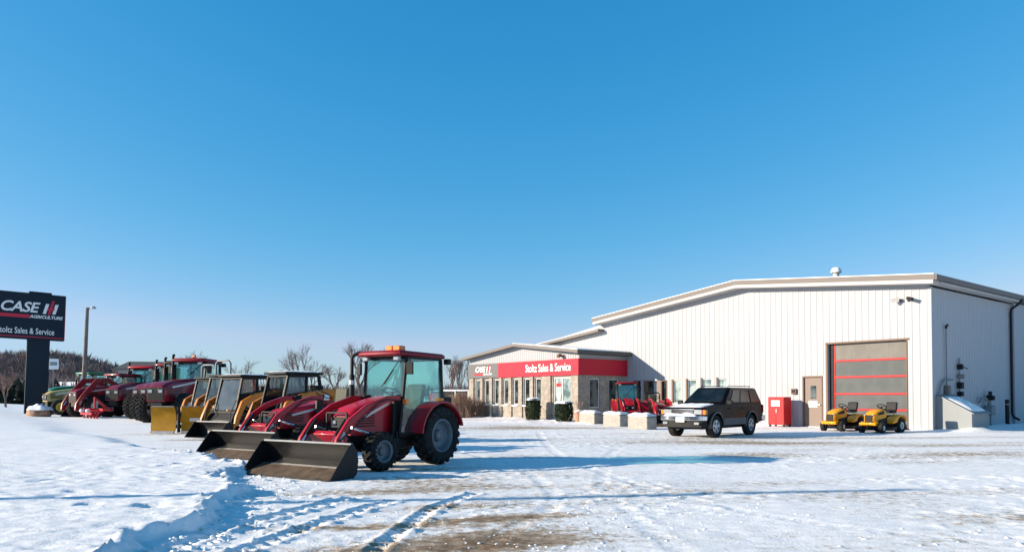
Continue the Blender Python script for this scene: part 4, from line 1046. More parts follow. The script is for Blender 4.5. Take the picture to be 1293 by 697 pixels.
        if B:
            bx, bz, hw_, bh, bd = B     # back bottom x, z, half width, height, depth
            prof = [(bx + bd, bz), (bx + .26 * bd, bz + .14), (bx + .06, bz + .2), (bx - .02, bz + .45 * bh), (bx + .03, bz + .8 * bh), (bx + .16 * bd, bz + bh)]
            g = MB(); g.strip(prof, .018, -hw_, hw_); bk = g.build('bucket', M['bucket'], t, smooth=60)
            for s in (1, -1):
                g = MB(); g.prism([(bx + bd + .01, bz - .012), (bx + .15 * bd, bz - .014), (bx - .0, bz + .12 * bh), (bx - .03, bz + .5 * bh), (bx, bz + .82 * bh), (bx + .14 * bd, bz + bh + .012), (bx + .3 * bd, bz + bh * .98)], s * (hw_ + .001), s * (hw_ + .022)); g.build('side_plate', M['bucket'], bk, bevel=.004)
            g = MB(); g.bar((bx + .17 * bd, -hw_ + .001, bz + bh + .012), (bx + .17 * bd, hw_ - .001, bz + bh + .012), .05, .035); g.build('top_rail', M['grey'], bk, bevel=.006)
            g = MB(); g.b(bx + bd - .14, bx + bd + .05, -hw_ - .01, hw_ + .01, bz - .03, bz - .012); g.build('cutting_edge', M['steel'], bk)
            g = MB(); g.strip([(bx + bd - .01, bz + .014), (bx + .3 * bd, bz + .147)], .004, -hw_ + .02, hw_ - .02); g.build('bucket_floor', M['bfloor'], bk)
            g = MB(); g.strip([(bx + .3 * bd, bz + .15), (bx + .22 * bd, bz + .17)], .008, -hw_ + .02, hw_ - .02); g.build('bright_seam', M['steel'], bk)  # thin bright steel strip where the bucket floor meets its back
            for s in (1, -1):
                g = MB(); g.prism([(bx - .03, bz + .12 * bh), (bx - .03, bz + .8 * bh), (bx - .16 * k, bz + .62 * bh), (bx - .16 * k, bz + .25 * bh)], s * (ly - .1 * k), s * (ly + .06 * k)); g.build('bucket_bracket', M['black'], bk)
        if L.get('guard'):
            gx_ = hx1 + .1
            g = MB(); w2 = hw * .86
            for s in (1, -1): g.bar((gx_, s * w2, hz0 - .05), (gx_, s * w2, hzf - .04), .035); g.bar((gx_, s * w2, hz0), (hx1 - .2, s * w2, hz0), .03)
            for z in (hzf - .04, hzf - .3, hz0): g.bar((gx_, -w2, z), (gx_, w2, z), .03)
            g.build('grille_guard', M['black'], t, bevel=.005)
    return t

COMPACT = dict(Rr=.6, Wr=.38, Rf=.375, Wf=.27, wb=1.66, tr=.62, tf=.6, paint='red', rim='rim', hood=(.93, 2.1, .3, .66, 1.4, 1.13), cab=True,
               cabx=(-.25, .98), cabw=.56, roofz=2.27, beltz=1.12, floor=.66, steer=-6, beacon=(.72, .12, .4, .2), rooff=.16, lowscreen=True,
               exhaust=(1.08, -.74, .75, 2.18, .05, [(-.03, .03, .06), (-.08, .1, .1), (-.14, .2, .11)]), exband=True,
               loader=dict(y=.47, arm=[(.98, 1.36), (1.35, 1.34), (1.9, 1.18), (2.35, .92), (2.62, .6), (2.72, .3)], tube=(2.42, .66), tubea=40, bucket=(2.82, .015, 1.12, .56, .62), guard=True, cylj=3, th=.115))
def mod(P, **k): q = dict(P); q.update(k); return q
OPEN = mod(COMPACT, cab=False, folded=True, exhaust=None, beacon=None, hood=(.75, 2.1, .3, .62, 1.22, 1.06), cabx=(-.35, .8), floor=.62)
BIG = dict(Rr=.95, Wr=.55, Rf=.7, Wf=.46, wb=2.85, tr=.98, tf=.95, paint='maroon', rim='rimw', hood=(1.0, 3.75, .43, 1.0, 2.12, 1.8), cab=True, cabx=(-.55, 1.02), cabw=.84, roofz=3.08,
           beltz=1.75, floor=1.2, beacon=None, rooff=.2, lr=22, lf=22, exhaust=(1.1, -.78, 1.5, 3.15, .085, [(-.03, -.02, .08), (-.1, -.04, .14), (-.18, -.06, .15)]), lowscreen=True)

# ------------------------------------------------------------------ skid steer (x forward)
def skid(loc, rz, label, group, variant='hoop', scale=1, hasb=True, doorg=True):
    t = tag(empty('skid_steer', None, loc, rz), label, 'skid steer', group); t.scale = (scale,) * 3
    for x in (-.55, .55):
        for s in (1, -1): wheel(t, x, s * .72, .42, .3, .22, 16, 'rimy')
    g = MB(); g.prism([(-1.05, .35), (.95, .3), (1.0, .55), (.8, .82), (-1.15, .9)], -.54, .54); g.build('chassis', M['black'], t, bevel=.02)
    g = MB(); g.prism([(-1.3, .75), (-.5, .86), (-.35, 1.28), (-.9, 1.42), (-1.32, 1.35)], -.62, .62); g.build('engine_cover', M['orange'], t, bevel=.04, seg=3)
    for s in (1, -1):
        g = MB(); g.prism([(-1.32, .7), (-.95, .7), (-.85, 1.5), (-1.2, 1.62), (-1.32, 1.5)], s * .64, s * .78); g.build('tower', M['orange'], t, bevel=.02)
        g = MB(); pr = [(-1.15, 1.5), (-.5, 1.46), (.3, 1.32), (.78, 1.12), (1.02, .65), (1.12, .3)]
        g.strip(pr, [.16, .24, .27, .22, .17, .14], s * .79, s * .89); ar = g.build('lift_arm', M['orange'], t, bevel=.015)
        g = MB(); g.cyl((-.5, s * .84, 1.34), (-.5, s * .895, 1.34), .11, n=18); g.build('emblem', M['white'], ar); 
        g = MB(); g.cyl((-.9, s * .7, .8), (.1, s * .78, 1.18), .04, n=10); g.build('lift_cylinder', M['black'], t, smooth=40)
        g = MB(); g.cyl((.95, s * .74, 1.0), (1.18, s * .74, .5), .035, n=10); g.build('tilt_cylinder', M['black'], t, smooth=40)
        g = MB(); g.tube([(.7, s * .74, 1.1), (.95, s * .66, 1.2), (1.12, s * .62, .8), (1.15, s * .66, .45)], .016, 6); g.build('hose', M['hose'], t, smooth=40)
    # cab
    zt = 1.98
    fr = MB(); c = {}
    for s in (1, -1):
        A = Vector((-.62, s * .52, 1.2)); B = Vector((-.5, s * .5, zt)); Cc = Vector((.55, s * .5, zt - .02)); Dd = Vector((.82, s * .52, .85))
        c[s] = (A, B, Cc, Dd)
        for p, q in ((A, B), (B, Cc), (Cc, Dd)): fr.bar(p, q, .075)
        if variant != 'hoop' or True:
            fr.bar(A.lerp(Dd, .4), B.lerp(Cc, .42), .07); fr.bar(A.lerp(B, .34), Dd.lerp(Cc, .42), .05)
            for q in range(4):
                u = (q + .5) / 4; fr.bar(A.lerp(Dd, .4 * u), B.lerp(Cc, .42 * u), .02)
    for i in (1, 2): fr.bar(c[1][i], c[-1][i], .07)
    fr.b(.5, .86, -.52, .52, .78, .86)
    fr.build('cab_frame', M['black'], t, bevel=.008)
    for s in (1, -1):
        A, B, Cc, Dd = c[s]; g = MB(); g.add([A.lerp(Dd, .4), Dd, Cc, B.lerp(Cc, .42)], [(0, 1, 2, 3)]); g.build('side_window', M['glassdark'], t)
    g = MB(); g.b(-.62, .68, -.58, .58, zt + .03, zt + .1); rr_ = g.build('cab_roof', M['black'], t, bevel=.02)
    if variant == 'cage':
        snow_cap(1.25, 1.1, .04, rr_, (.03, 0, zt + .1), 4)
        g = MB(); g.b(-.66, -.6, -.5, .5, 1.2, 1.7); g.b(-.6, .5, -.5, .5, .9, .94); g.build('rear_guard', M['black'], t)
        g = MB(); g.add([c[-1][3] + Vector((.01, .05, .05)), c[1][3] + Vector((.01, -.05, .05)), c[1][2] + Vector((.01, -.05, -.06)), c[-1][2] + Vector((.01, .05, -.06))], [(0, 1, 2, 3)])
        if doorg: g.build('door_glass', M['glassdark'], t)
        for s in (1, -1):
            g = MB(); A, B, Cc, Dd = [v * 1 for v in c[s]]; g.add([A.lerp(B, .02), Dd.lerp(Cc, .02), Dd.lerp(Cc, .42), A.lerp(B, .3)], [(0, 1, 2, 3)]); g.build('side_panel', M['black'], t)
    if variant == 'hoop':
        g = MB(); g.add([c[-1][3] + Vector((.01, .05, .05)), c[1][3] + Vector((.01, -.05, .05)), c[1][2] + Vector((.01, -.05, -.06)), c[-1][2] + Vector((.01, .05, -.06))], [(0, 1, 2, 3)])
        g.build('windscreen', M['glass'], t)
        for k_, x in enumerate((.45,)):
            g = MB(); g.tube([(x, -.36, zt), (x, -.36, zt + .5), (x, -.26, zt + .6), (x, .26, zt + .6), (x, .36, zt + .5), (x, .36, zt)], .036, 10); g.build('roll_hoop', M['rim'], t, smooth=50)
    g = MB(); g.b(-.4, .1, -.25, .25, .95, 1.08); g.box(-.42, 0, 1.3, .1, .46, .55, M=Matrix.Rotation(R(-8), 3, 'Y')); g.build('seat', M['seat'], t, bevel=.03)
    for s in (1, -1):
        g = MB(); g.tube([(.3, s * .34, .9), (.34, s * .34, 1.3), (.28, s * .3, 1.42)], .018, 6); g.build('control_lever', M['dblack'], t)
    if not hasb: return t
    bx, hw_, bh, bd = 1.2, .8, .5, .58
    prof = [(bx + bd, .01), (bx + .15, .01), (bx + .03, .06), (bx - .02, .24), (bx + .03, .42), (bx + .1, bh)]
    g = MB(); g.strip(prof, .018, -hw_, hw_); bk = g.build('bucket', M['bucket'], t, smooth=60)
    for s in (1, -1):
        g = MB(); g.prism([(bx + bd, -.005), (bx + .1, -.005), (bx - .02, .1), (bx - .02, .4), (bx + .1, bh + .01), (bx + .22, bh)], s * (hw_ + .001), s * (hw_ + .022)); g.build('side_plate', M['bucket'], bk)
    g = MB(); g.bar((bx + .11, -hw_, bh + .02), (bx + .11, hw_, bh + .02), .04); g.build('top_rail', M['grey'], bk)
    return t

# ------------------------------------------------------------------ lawn tractor
def lawn_tractor(loc, rz, label):
    t = tag(empty('lawn_tractor', None, loc, rz), label, 'lawn tractor', 'yellow lawn tractors by the bay door')
    for s in (1, -1): wheel(t, 0, s * .42, .29, .27, .13, 0, 'rimw'); wheel(t, 1.24, s * .4, .215, .19, .085, 0, 'rimw', steer=R(8))
    g = MB(); g.b(-.25, 1.35, -.14, .14, .22, .4); g.cyl((0, -.4, .26), (0, .4, .26), .03, n=8); g.cyl((1.24, -.38, .19), (1.24, .38, .19), .025, n=8); g.build('chassis', M['black'], t)
    rings = [ring(.62, .25, .36, .88, .12), ring(.75, .27, .36, .93, .13), ring(1.0, .265, .38, .9, .14), ring(1.25, .25, .4, .83, .14), ring(1.4, .22, .42, .76, .13), ring(1.46, .16, .46, .68, .1)]
    g = MB(); g.loft(rings); hd = g.build('hood', M['myellow'], t, smooth=40)
    g = MB()
    g.loft([ring(1.36, .17, .42, .72, .06), ring(1.475, .15, .43, .7, .05)])
    gq = g.build('grille', M['dblack'], hd, smooth=30)
    g = MB()
    for q in range(5): g.b(1.474, 1.487, -.13, .13, .46 + q * .04, .475 + q * .04)
    g.build('grille_bar', M['black'], gq)
    for s in (1, -1):
        g = MB(); g.prism([(.8, .74), (1.2, .7), (1.28, .76), (.86, .86)], s * .262, s * .275); g.build('side_vent', M['dblack'], hd)
        g = MB(); g.prism([(.66, .3), (1.16, .3), (1.3, .44), (1.2, .52), (.9, .56), (.66, .6)], s * .272, s * .285); g.build('engine_panel', M['dblack'], hd)
        g = MB(); g.tube([(.2, s * .3, .7), (.22, s * .34, .84)], .012, 6); g.build('lever', M['dblack'], t)
        g = MB(); g.b(1.42, 1.47, s * .12, s * .2, .68, .73); g.build('headlight', M['light'], hd, bevel=.01)
    g = MB(); g.prism([(1.32, .28), (1.56, .3), (1.58, .4), (1.34, .44)], -.33, .33); g.build('bumper', M['myellow'], t, bevel=.03, seg=3)
    # rear body with fenders
    for s in (1, -1):
        g = MB(); g.prism([(-.36, .42)] + [(x, z) for x, z in arc(0, .28, .36, 150, 20, 8)] + [(.62, .36), (.64, .44), (.4, .62), (.1, .7), (-.2, .7), (-.38, .6)], s * .17, s * .53); g.build('fender', M['myellow'], t, bevel=.03, seg=3)
    g = MB(); g.b(-.4, .3, -.17, .17, .4, .68); g.b(.3, .64, -.24, .24, .32, .42); g.build('body', M['dblack'], t, bevel=.02)
    g = MB(); g.b(-.2, .2, -.24, .24, .76, .86); g.box(-.24, 0, 1.02, .1, .44, .36, M=Matrix.Rotation(R(-12), 3, 'Y')); g.build('seat', M['dblack'], t, bevel=.05, seg=3)
    g = MB(); c0 = Vector((.5, 0, 1.02)); qm = Matrix.Rotation(R(-35), 3, 'Y')
    g.tube([c0 + qm @ Vector((math.cos(2 * math.pi * q / 16) * .17, math.sin(2 * math.pi * q / 16) * .17, 0)) for q in range(17)], .018, 6); g.bar(c0, (.66, 0, .82), .05); g.bar(c0 - Vector((0, .16, 0)), c0 + Vector((0, .16, 0)), .03)
    g.build('steering_wheel', M['dblack'], t, smooth=40)
    g = MB(); g.b(.58, .76, -.23, .23, .5, .92); g.build('dash', M['dblack'], t, bevel=.03)
    g = MB(); g.loft([[(x, y, z) for x, y in ((.25, -.5), (.5, -.62), (.8, -.62), (.98, -.4), (.98, .4), (.8, .58), (.5, .58), (.25, .45))] for z in (.1, .24)]); g.build('mower_deck', M['black'], t, bevel=.03)
    return t

# ------------------------------------------------------------------ estate car
def suv(loc, rz):
    t = tag(empty('parked_car', None, loc, rz), 'dark brown four wheel drive car with snow on its hood, parked before the white building', 'car')
    for s in (1, -1): wheel(t, 0, s * .72, .395, .25, .215, 0, 'alloy', 'alloy'); wheel(t, 2.7, s * .72, .395, .25, .215, 0, 'alloy', 'alloy', steer=R(-4))
    def archpts(cx, r): return [(cx + r * math.cos(R(a)), .38 + r * math.sin(R(a))) for a in range(180, -1, -18)]
    bot = [(-.98, .5), (-.45 - .03, .42)] + archpts(0, .46) + [(.48, .4), (2.22, .4)] + archpts(2.7, .46) + [(3.2, .46), (3.42, .5)]
    side = bot + [(3.5, .7), (3.48, .93), (3.38, 1.03), (2.9, 1.09), (2.1, 1.16), (-.9, 1.16), (-1.02, 1.1), (-1.05, .7)]
    g = MB(); g.prism(side, -.84, .84)
    g.v = [(x, y * (1 - .13 * max(0, x - 2.8) ** 1.3) * (1 - .05 * max(0, -.3 - x)) * (.975 if z > 1.0 else (.98 if z < .5 else 1)), z) for x, y, z in g.v]
    bd_ = g.build('body', M['suv'], t, bevel=.075, seg=4)
    # dark wheel wells and underside
    g = MB(); g.b(-.9, 3.3, -.6, .6, .3, .5); g.build('underbody', M['black'], t)
    # greenhouse
    b0 = [(-.97, -.81), (2.12, -.81), (2.12, .81), (-.97, .81)]; t0 = [(-.78, -.65), (1.36, -.65), (1.36, .65), (-.78, .65)]
    zb, zt = 1.15, 1.7
    lo = [(x, y, zb) for x, y in b0]; hi = [(x, y, zt) for x, y in t0]
    g = MB(); g.loft([lo, [(x * 1.0, y, zt - .02) for x, y in t0], [(.36 + (x - .36) * .93, y * .93, zt + .03) for x, y in t0]]); gh = g.build('cabin', M['suv'], t, bevel=.045, seg=4)
    GD = M['glassdark']; PG = M['carpane']
    q = (lo[1], lo[2], hi[2], hi[1]); g = MB(); g.panel(q, .07, .93, .12, .93, .012); g.build('windscreen', M['carpane'], gh)
    for s in (1, -1):
        q = (lo[3], lo[2], hi[2], hi[3]) if s > 0 else (lo[0], lo[1], hi[1], hi[0])
        for (a, b) in ((.06, .3), (.34, .6), (.63, .86)):
            g = MB(); g.panel(q, a, b, .1, .88, .012 if s < 0 else -.002, .01); o = g.build('side_window', M['carpane'], gh)
    g = MB(); q = (lo[3], lo[0], hi[0], hi[3]); g.panel(q, .08, .92, .15, .9, .012); g.build('rear_window', M['carpane'], gh)
    # cladding, flares, bumpers
    for s in (1, -1):
        g = MB(); g.b(.5, 2.2, s * .842, s * .862, .42, .66); g.build('sill_cladding', M['suvclad'], t, bevel=.008)
        for cx in (0, 2.7):
            g = MB(); g.strip([(cx + .49 * math.cos(R(a)), .38 + .49 * math.sin(R(a))) for a in range(-5, 186, 15)], .05, s * .78, s * .875); g.build('wheel_arch_trim', M['suvclad'], t, smooth=50)
        g = MB(); g.box(1.98, s * .96, 1.2, .1, .2, .15); g.build('mirror', M['dblack'], t, bevel=.03)
        for x in (.62, 1.55):
            g = MB(); g.b(x, x + .14, s * .842, s * .862, .98, 1.01); g.build('door_handle', M['dblack'], t)
        g = MB(); g.b(1.02, 1.03, s * .8405, s * .8425, .45, 1.14); g.b(.43, .44, s * .8405, s * .8425, .6, 1.14); g.b(1.98, 1.99, s * .8405, s * .8425, .45, 1.14); g.build('door_seam', M['black'], t)
        g = MB(); g.tube([(-.5, s * .52, zt + .04), (-.5, s * .52, zt + .09), (1.2, s * .52, zt + .09), (1.25, s * .52, zt + .04)], .014, 6); g.build('roof_rail', M['dblack'], t)
        g = MB(); g.b(3.44, 3.53, s * .42, s * .72, .8, .97); g.build('headlight', M['light'], t, bevel=.02)
        g = MB(); g.b(3.36, 3.5, s * .725, s * .845, .8, .96); g.build('turn_signal', M['amber'], t, bevel=.02)
        g = MB(); g.b(-1.06, -1.0, s * .68, s * .83, .8, 1.1); g.build('tail_lamp', M['sred'], t, bevel=.01)
        g = MB(); g.b(3.64, 3.665, s * .5, s * .68, .47, .55); g.build('fog_lamp', M['light'], t, bevel=.01)
    g = MB(); g.b(3.47, 3.52, -.41, .41, .78, .96); gq = g.build('grille', M['dblack'], t); g = MB(); 
    for z in (.83, .88, .93): g.b(3.52, 3.53, -.4, .4, z - .008, z + .008)
    g.b(3.51, 3.54, -.44, .44, .96, .99); g.build('grille_bar', M['chrome'], gq)
    g = MB(); g.loft([[(3.4, -.86, z), (3.62, -.78, z), (3.68, -.4, z), (3.68, .4, z), (3.62, .78, z), (3.4, .86, z)] for z in (.6, .76)]); g.build('front_bumper', M['chrome'], t, bevel=.025, seg=3)
    g = MB(); g.loft([[(3.3, -.8, z), (3.58, -.74, z), (3.64, -.4, z), (3.64, .4, z), (3.58, .74, z), (3.3, .8, z)] for z in (.36, .598)]); g.build('lower_valance', M['dblack'], t, bevel=.02)
    g = MB(); g.b(3.685, 3.7, -.16, .16, .55, .72); g.build('licence_plate', M['paper'], t)
    g = MB(); g.b(-1.2, -.95, -.84, .84, .5, .72); g.build('rear_bumper', M['chrome'], t, bevel=.03)
    sn = snow_cap(1.1, 1.25, .045, bd_, (2.78, -.05, 1.095), 8); sn.rotation_euler = (0, R(5), 0)
    snow_cap(1.7, 1.05, .025, gh, (.35, 0, zt + .028), 12)
    g = MB(); g.ball((3.66, 0, .78), .3, 14, 8, .2); o = snow_cap(.16, 1.2, .09, bd_, (3.58, -.05, .755), 14, name='bumper_snow')
    return t
# ------------------------------------------------------------------ place the machines
HD = math.atan2(-.844, -.536)
def at(px, Y, dz=0): x = gx(px, Y); return (x, Y, tz(x, Y) + dz)
GA = 'compact red loader tractors in the front row'
tractor('compact_tractor', (-2.09, 15.17, 0), HD, COMPACT, 'red compact tractor with a glazed cab, amber beacon and the nearest black front bucket', GA)
tractor('compact_tractor', (-4.62, 18.9, 0), HD, mod(OPEN, steer=4), 'open red loader tractor without a cab, beside the cab tractor with the beacon', GA)
GS = 'skid steers in the row'
skid(at(372, 21.8), HD - .12, 'skid steer with a black boxy cage cab, next to the open red tractor', GS, 'cage', 1.02, True, False)
skid(at(310, 25.4), HD + .05, 'orange skid steer with a low black cage cab and a round emblem on its arm', GS, 'cage', 1.03)
skid(at(294, 28.4), HD + .12, 'orange skid steer with a glass door and the taller bright roll hoop', GS, 'hoop', 1.08, False)
skid(at(274, 31), HD + .16, 'orange skid steer with a roll hoop, half hidden beside the big dark red tractor', GS, 'hoop', 1.06, False)
# V-shaped snow plow standing before them
pl = tag(empty('snow_plow', None, at(226, 26.6), R(-80)), 'mustard yellow V-shaped snow plow standing on the snow in front of the big tractors', 'snow plow')
for s in (1, -1):
    an = R(13) * s
    g = MB(); c_, n_ = [], 9
    prof = []
    for k_ in range(n_): 
        u = k_ / (n_ - 1); prof.append((.16 * (2 * u - 1) ** 2, .02 + .98 * u))
    mt_ = Matrix.Rotation(an, 3, 'Z')
    vs = []; fs = []
    for side_ in (0, .03):
        for (x, z) in prof:
            cut = .0 if .18 < z < .8 else (.12 if s > 0 else .04)
            for y in (.09 * s, (1.05 - cut) * s): vs.append(mt_ @ Vector((x - side_, y, z)))
    m_ = n_ * 2
    for o_ in (0, m_):
        for k_ in range(n_ - 1): fs.append((o_ + 2 * k_, o_ + 2 * k_ + 1, o_ + 2 * k_ + 3, o_ + 2 * k_ + 2))
    for e_ in (0, 1):
        for k_ in range(n_ - 1): fs.append((2 * k_ + e_, 2 * k_ + 2 + e_, m_ + 2 * k_ + 2 + e_, m_ + 2 * k_ + e_))
    fs += [(0, 1, m_ + 1, m_), (m_ - 2, m_ - 1, 2 * m_ - 1, 2 * m_ - 2)]
    g.add(vs, fs); bl = g.build('blade', M['plow'], pl, smooth=60)
    g = MB(); 
    for y in (.2, .5, .8): g.bar(mt_ @ Vector((-.1, y * s, .1)), mt_ @ Vector((-.06, y * s, .92)), .05)
    g.build('rib', M['plow'], bl)
    g = MB(); g.bar(mt_ @ Vector((.16, .1 * s, 1.02)), mt_ @ Vector((.16, .93 * s, 1.02)), .09, .03); g.build('rubber_flap', M['grey'], bl)
    g = MB(); g.bar(mt_ @ Vector((.17, .1 * s, .05)), mt_ @ Vector((.17, .95 * s, .05)), .02, .12); g.build('wear_edge', M['steel'], bl)
    if s > 0: g = MB(); g.box(*(mt_ @ Vector((.02, .57, .52))), .01, .4, .13, M=Matrix.Rotation(an, 3, 'Z')); g.build('nameplate', M['wframe'], bl)
g = MB(); g.cyl((-.02, 0, .05), (-.02, 0, .95), .06, n=12); g.b(-.8, -.05, -.3, .3, .2, .32); g.bar((-.7, -.25, .3), (-.2, -.6, .4), .07); g.bar((-.7, .25, .3), (-.2, .6, .4), .07); g.build('hinge_frame', M['black'], pl)

GB = 'big dark red tractors'
H2 = math.atan2(-.93, -.37)
H3 = R(-96)
BIG['hood'] = (1.0, 3.75, .5, 1.0, 2.12, 1.85)
tractor('tractor', at(252, 41), H3, mod(BIG, beacon=(.7, .1, .16, .16)), 'big dark red tractor with an amber roof light, rightmost of the big dark red ones', GB, 1.12)
tractor('tractor', at(240, 44), H3, mod(BIG, roof='dblack'), 'big dark red tractor with a black roof, mostly hidden between two black exhaust stacks', GB, 1.12)
tractor('tractor', at(227, 47), H3, mod(BIG, roof='maroon'), 'big dark red tractor hidden but for its stack and front wheel, third from the plow', GB, 1.12)
tractor('tractor', at(191, 51), H3, mod(BIG, paint='maroon', roof='red'), 'big tractor with a bright red cab roof and tall stack, before the dark barn roof', GB, 1.12)
LB = mod(BIG, cab=True, roof='maroon', exhaust=(1.1, -.7, 1.5, 2.7, .07, []), loader=dict(y=.75, arm=[(1.0, 2.0), (1.8, 2.45), (2.6, 2.4), (3.5, 1.4), (3.85, .85), (3.95, .45)], tube=(3.5, 1.2), tubea=40, th=.3, cylj=3))
tractor('tractor', at(160, 50), H2 - .1, mod(LB, roofz=2.9), 'dark red tractor with long loader arms and no bucket, next to the light pole', GB, 1.0)
# red implement lying before the loader tractor
im = tag(empty('tillage_implement', None, at(120, 45), H2 - .35), 'low bright red farm implement resting on the snow by the light pole', 'farm implement')
g = MB(); g.bar((-.1, -1.3, .55), (-.1, 1.3, .55), .16); g.bar((-.9, -.4, .5), (.5, -.4, .6), .12); g.bar((-.9, .5, .5), (.5, .5, .6), .12); g.bar((.45, -1.0, .3), (.45, 1.0, .3), .14); g.build('frame', M['red'], im, bevel=.015)
for y in (-1.1, -.5, .1, .7, 1.2):
    g = MB(); g.tube([(-.1, y, .5), (.15, y, .35), (.3, y, .1), (.2, y, .0)], .05, 6); g.build('tine', M['red'], im)
g = MB(); g.bar((.0, 0, .6), (.0, 0, 1.35), .1); g.bar((.0, 0, 1.3), (-.8, -.35, .55), .07); g.bar((.0, 0, 1.3), (-.8, .35, .55), .07); g.build('hitch_mast', M['red'], im)
for y in (-.9, .2): g = MB(); g.ball((.45, y, .48), .16, 10, 6, .8); g.build('reflector_guard', M['paper'], im, smooth=60)
GRN = mod(BIG, paint='green', rim='rimy', roof='green', stripe=0, exhaust=(1.1, -.78, 1.5, 2.6, .07, []), beacon=None)
tractor('tractor', at(121, 64), R(-115), mod(GRN, beacon=(.6, -.5, .16, .2)), 'green cab tractor behind the light pole at the far end of the row', 'far tractors', 1.12)
CRM = mod(OPEN, paint='cream', rim='rimy', loader=None)
tractor('tractor', at(118, 56), R(-128), CRM, 'old pale yellow tractor with a yellow front wheel beside the light pole', 'far tractors', 1.6)
lb = tag(empty('loader_bucket', None, at(98, 49), R(-135)), 'loose black loader bucket on the snow just left of the light pole', 'loader bucket')
g = MB(); g.strip([(.8, .02), (.2, .02), (.02, .15), (-.03, .5), (.05, .85), (.2, 1.0)], .02, -.9, .9); g.build('shell', M['bucket'], lb, smooth=60)
for s in (1, -1): g = MB(); g.prism([(.82, 0), (.15, 0), (-.02, .15), (-.04, .6), (.1, .95), (.25, 1.02)], s * .901, s * .93); g.build('side_plate', M['bucket'], lb)
g = MB(); g.b(.76, .84, -.92, .92, -.02, .005); g.build('cutting_edge', M['steel'], lb)
# behind the small planters: two little tractors facing out
tractor('compact_tractor', at(790, 37.6), R(-93), mod(COMPACT, beacon=None, exhaust=None, steer=0), 'small red tractor with a dark cab parked behind the concrete blocks by the office', 'small tractors by the office', .93)
tractor('compact_tractor', at(825, 36.4), R(-88), mod(OPEN, folded=False, ropz=1.72, steer=0), 'small red tractor with an open roll bar behind the last concrete block', 'small tractors by the office', .93)
# red and dark hay wagon past the nearest tractor
wg = tag(empty('farm_wagon', None, at(577, 52), R(150)), 'red and dark farm wagon with snow on top, seen past the nearest tractor wheel', 'wagon')
g = MB(); g.b(-1.6, 1.7, -.9, .9, .7, 1.75); g.build('box', M['dark'], wg, bevel=.02)
for x in (-1.62, -.5, .6, 1.7):
    for s in (1, -1): g = MB(); g.b(x - .05, x + .05, s * .9, s * .96, .6, 1.8); g.build('stake', M['trimw'], wg)
g = MB(); g.b(.9, 1.78, -.97, .97, 1.0, 1.6); g.build('end_panel', M['fred'], wg, bevel=.01)
snow_cap(3.4, 1.9, .1, wg, (.03, 0, 1.76), 5)
for x in (-1.1, 1.2):
    for s in (1, -1): wheel(wg, x, s * .85, .38, .2, .2, 0, 'rimw')

suv((8.18, 26.75, -.02), math.atan2(-.73, -.68))
lawn_tractor((15.05, 28.5, tz(15.1, 28.5)), math.atan2(-.56, -.83), 'yellow lawn tractor nearer the building corner, in front of the bay door')
lawn_tractor((14.25, 30.1, tz(14.2, 30.1)), math.atan2(-.56, -.83), 'yellow lawn tractor nearer the tan door, partly behind the other')

# ------------------------------------------------------------------ concrete blocks, planter, hedges
for i, (px, py, lab) in enumerate(((817, 541.5, 'snow capped concrete block closest to the parked car'), (783, 538, 'snow capped concrete block in the middle of the three'), (750.5, 535.5, 'snow capped concrete block beside the terracotta planter'))):
    Y = F * HC / (py - HZ); x = gx(px, Y)
    b = tag(empty('concrete_block', None, (x, Y, tz(x, Y) - .01), BRZ), lab, 'concrete block', 'concrete blocks before the office')
    g = MB(); g.prism([(0, 0), (1.12, 0), (1.12, .5), (1.02, .62), (.1, .62), (0, .5)], -.62, 0); g.build('block', M['conc'], b, bevel=.03)
    snow_cap(1.14, .66, .12, b, (.56, -.31, .58), 20 + i)
x, Y = gx(728, 40), 40
pt = tag(empty('planter', None, (x, Y - 1.6, tz(x, Y))), 'round terracotta planter with snow between hedge and concrete block', 'planter')
g = MB(); g.lathe([(.005, 0), (.2, 0), (.25, .25), (.27, .5), (.3, .52), (.3, .6), (.26, .6), (.26, .55), (.005, .55)], 24, axis='z'); g.build('pot', M['pot'], pt, smooth=40)
snow_cap(.52, .52, .12, pt, (0, 0, .54), 33)
g = MB()
rnd = random.Random(5)
for k_ in range(9):
    a = rnd.uniform(0, 6.28); g.tube([(0, 0, .5), (math.cos(a) * .1, math.sin(a) * .1, .8), (math.cos(a) * .2, math.sin(a) * .2, 1.0 + rnd.uniform(0, .15))], .012, 4)
g.build('dry_stems', M['dry'], pt)
def hedge(px, Y, w_, h, lab, seed):
    x = gx(px, Y); e = tag(empty('hedge_shrub', None, (x, Y, tz(x, Y) - .02), rnd.uniform(0, 1)), lab, 'shrub', 'clipped shrubs at the office')
    r_ = random.Random(seed); g = MB()
    g.ball((0, 0, h * .48), w_ * .44, 14, 10, h * .5 / (w_ * .5) * .98, .06, r_); g.build('core', M['dark'] if False else M['hedge'], e)
    g = MB()
    for k_ in range(3200):
        a = r_.uniform(0, 6.283); z = r_.uniform(.02, 1) * h; u = abs(z / h - .5) * 2
        rr = w_ / 2 * (1 - .28 * u ** 3) * r_.uniform(.82, 1.06)
        if r_.random() < .25: rr *= r_.uniform(.3, 1) ** .5; z = h * r_.uniform(.88, 1.02)
        p = Vector((math.cos(a) * rr, math.sin(a) * rr, z)); d = Vector((r_.gauss(math.cos(a), .7), r_.gauss(math.sin(a), .7), r_.gauss(.3, .6))).normalized() * r_.uniform(.04, .085)
        q = d.cross(Vector((r_.gauss(0, 1), r_.gauss(0, 1), r_.gauss(0, 1)))).normalized() * .022
        g.add([p - q, p + q, p + d + q * .6, p + d - q * .6], [(0, 1, 2, 3)])
    g.build('foliage', M['hedge'], e)
    snow_cap(w_ * .95, w_ * .8, .13, e, (0, 0, h * .97), seed)
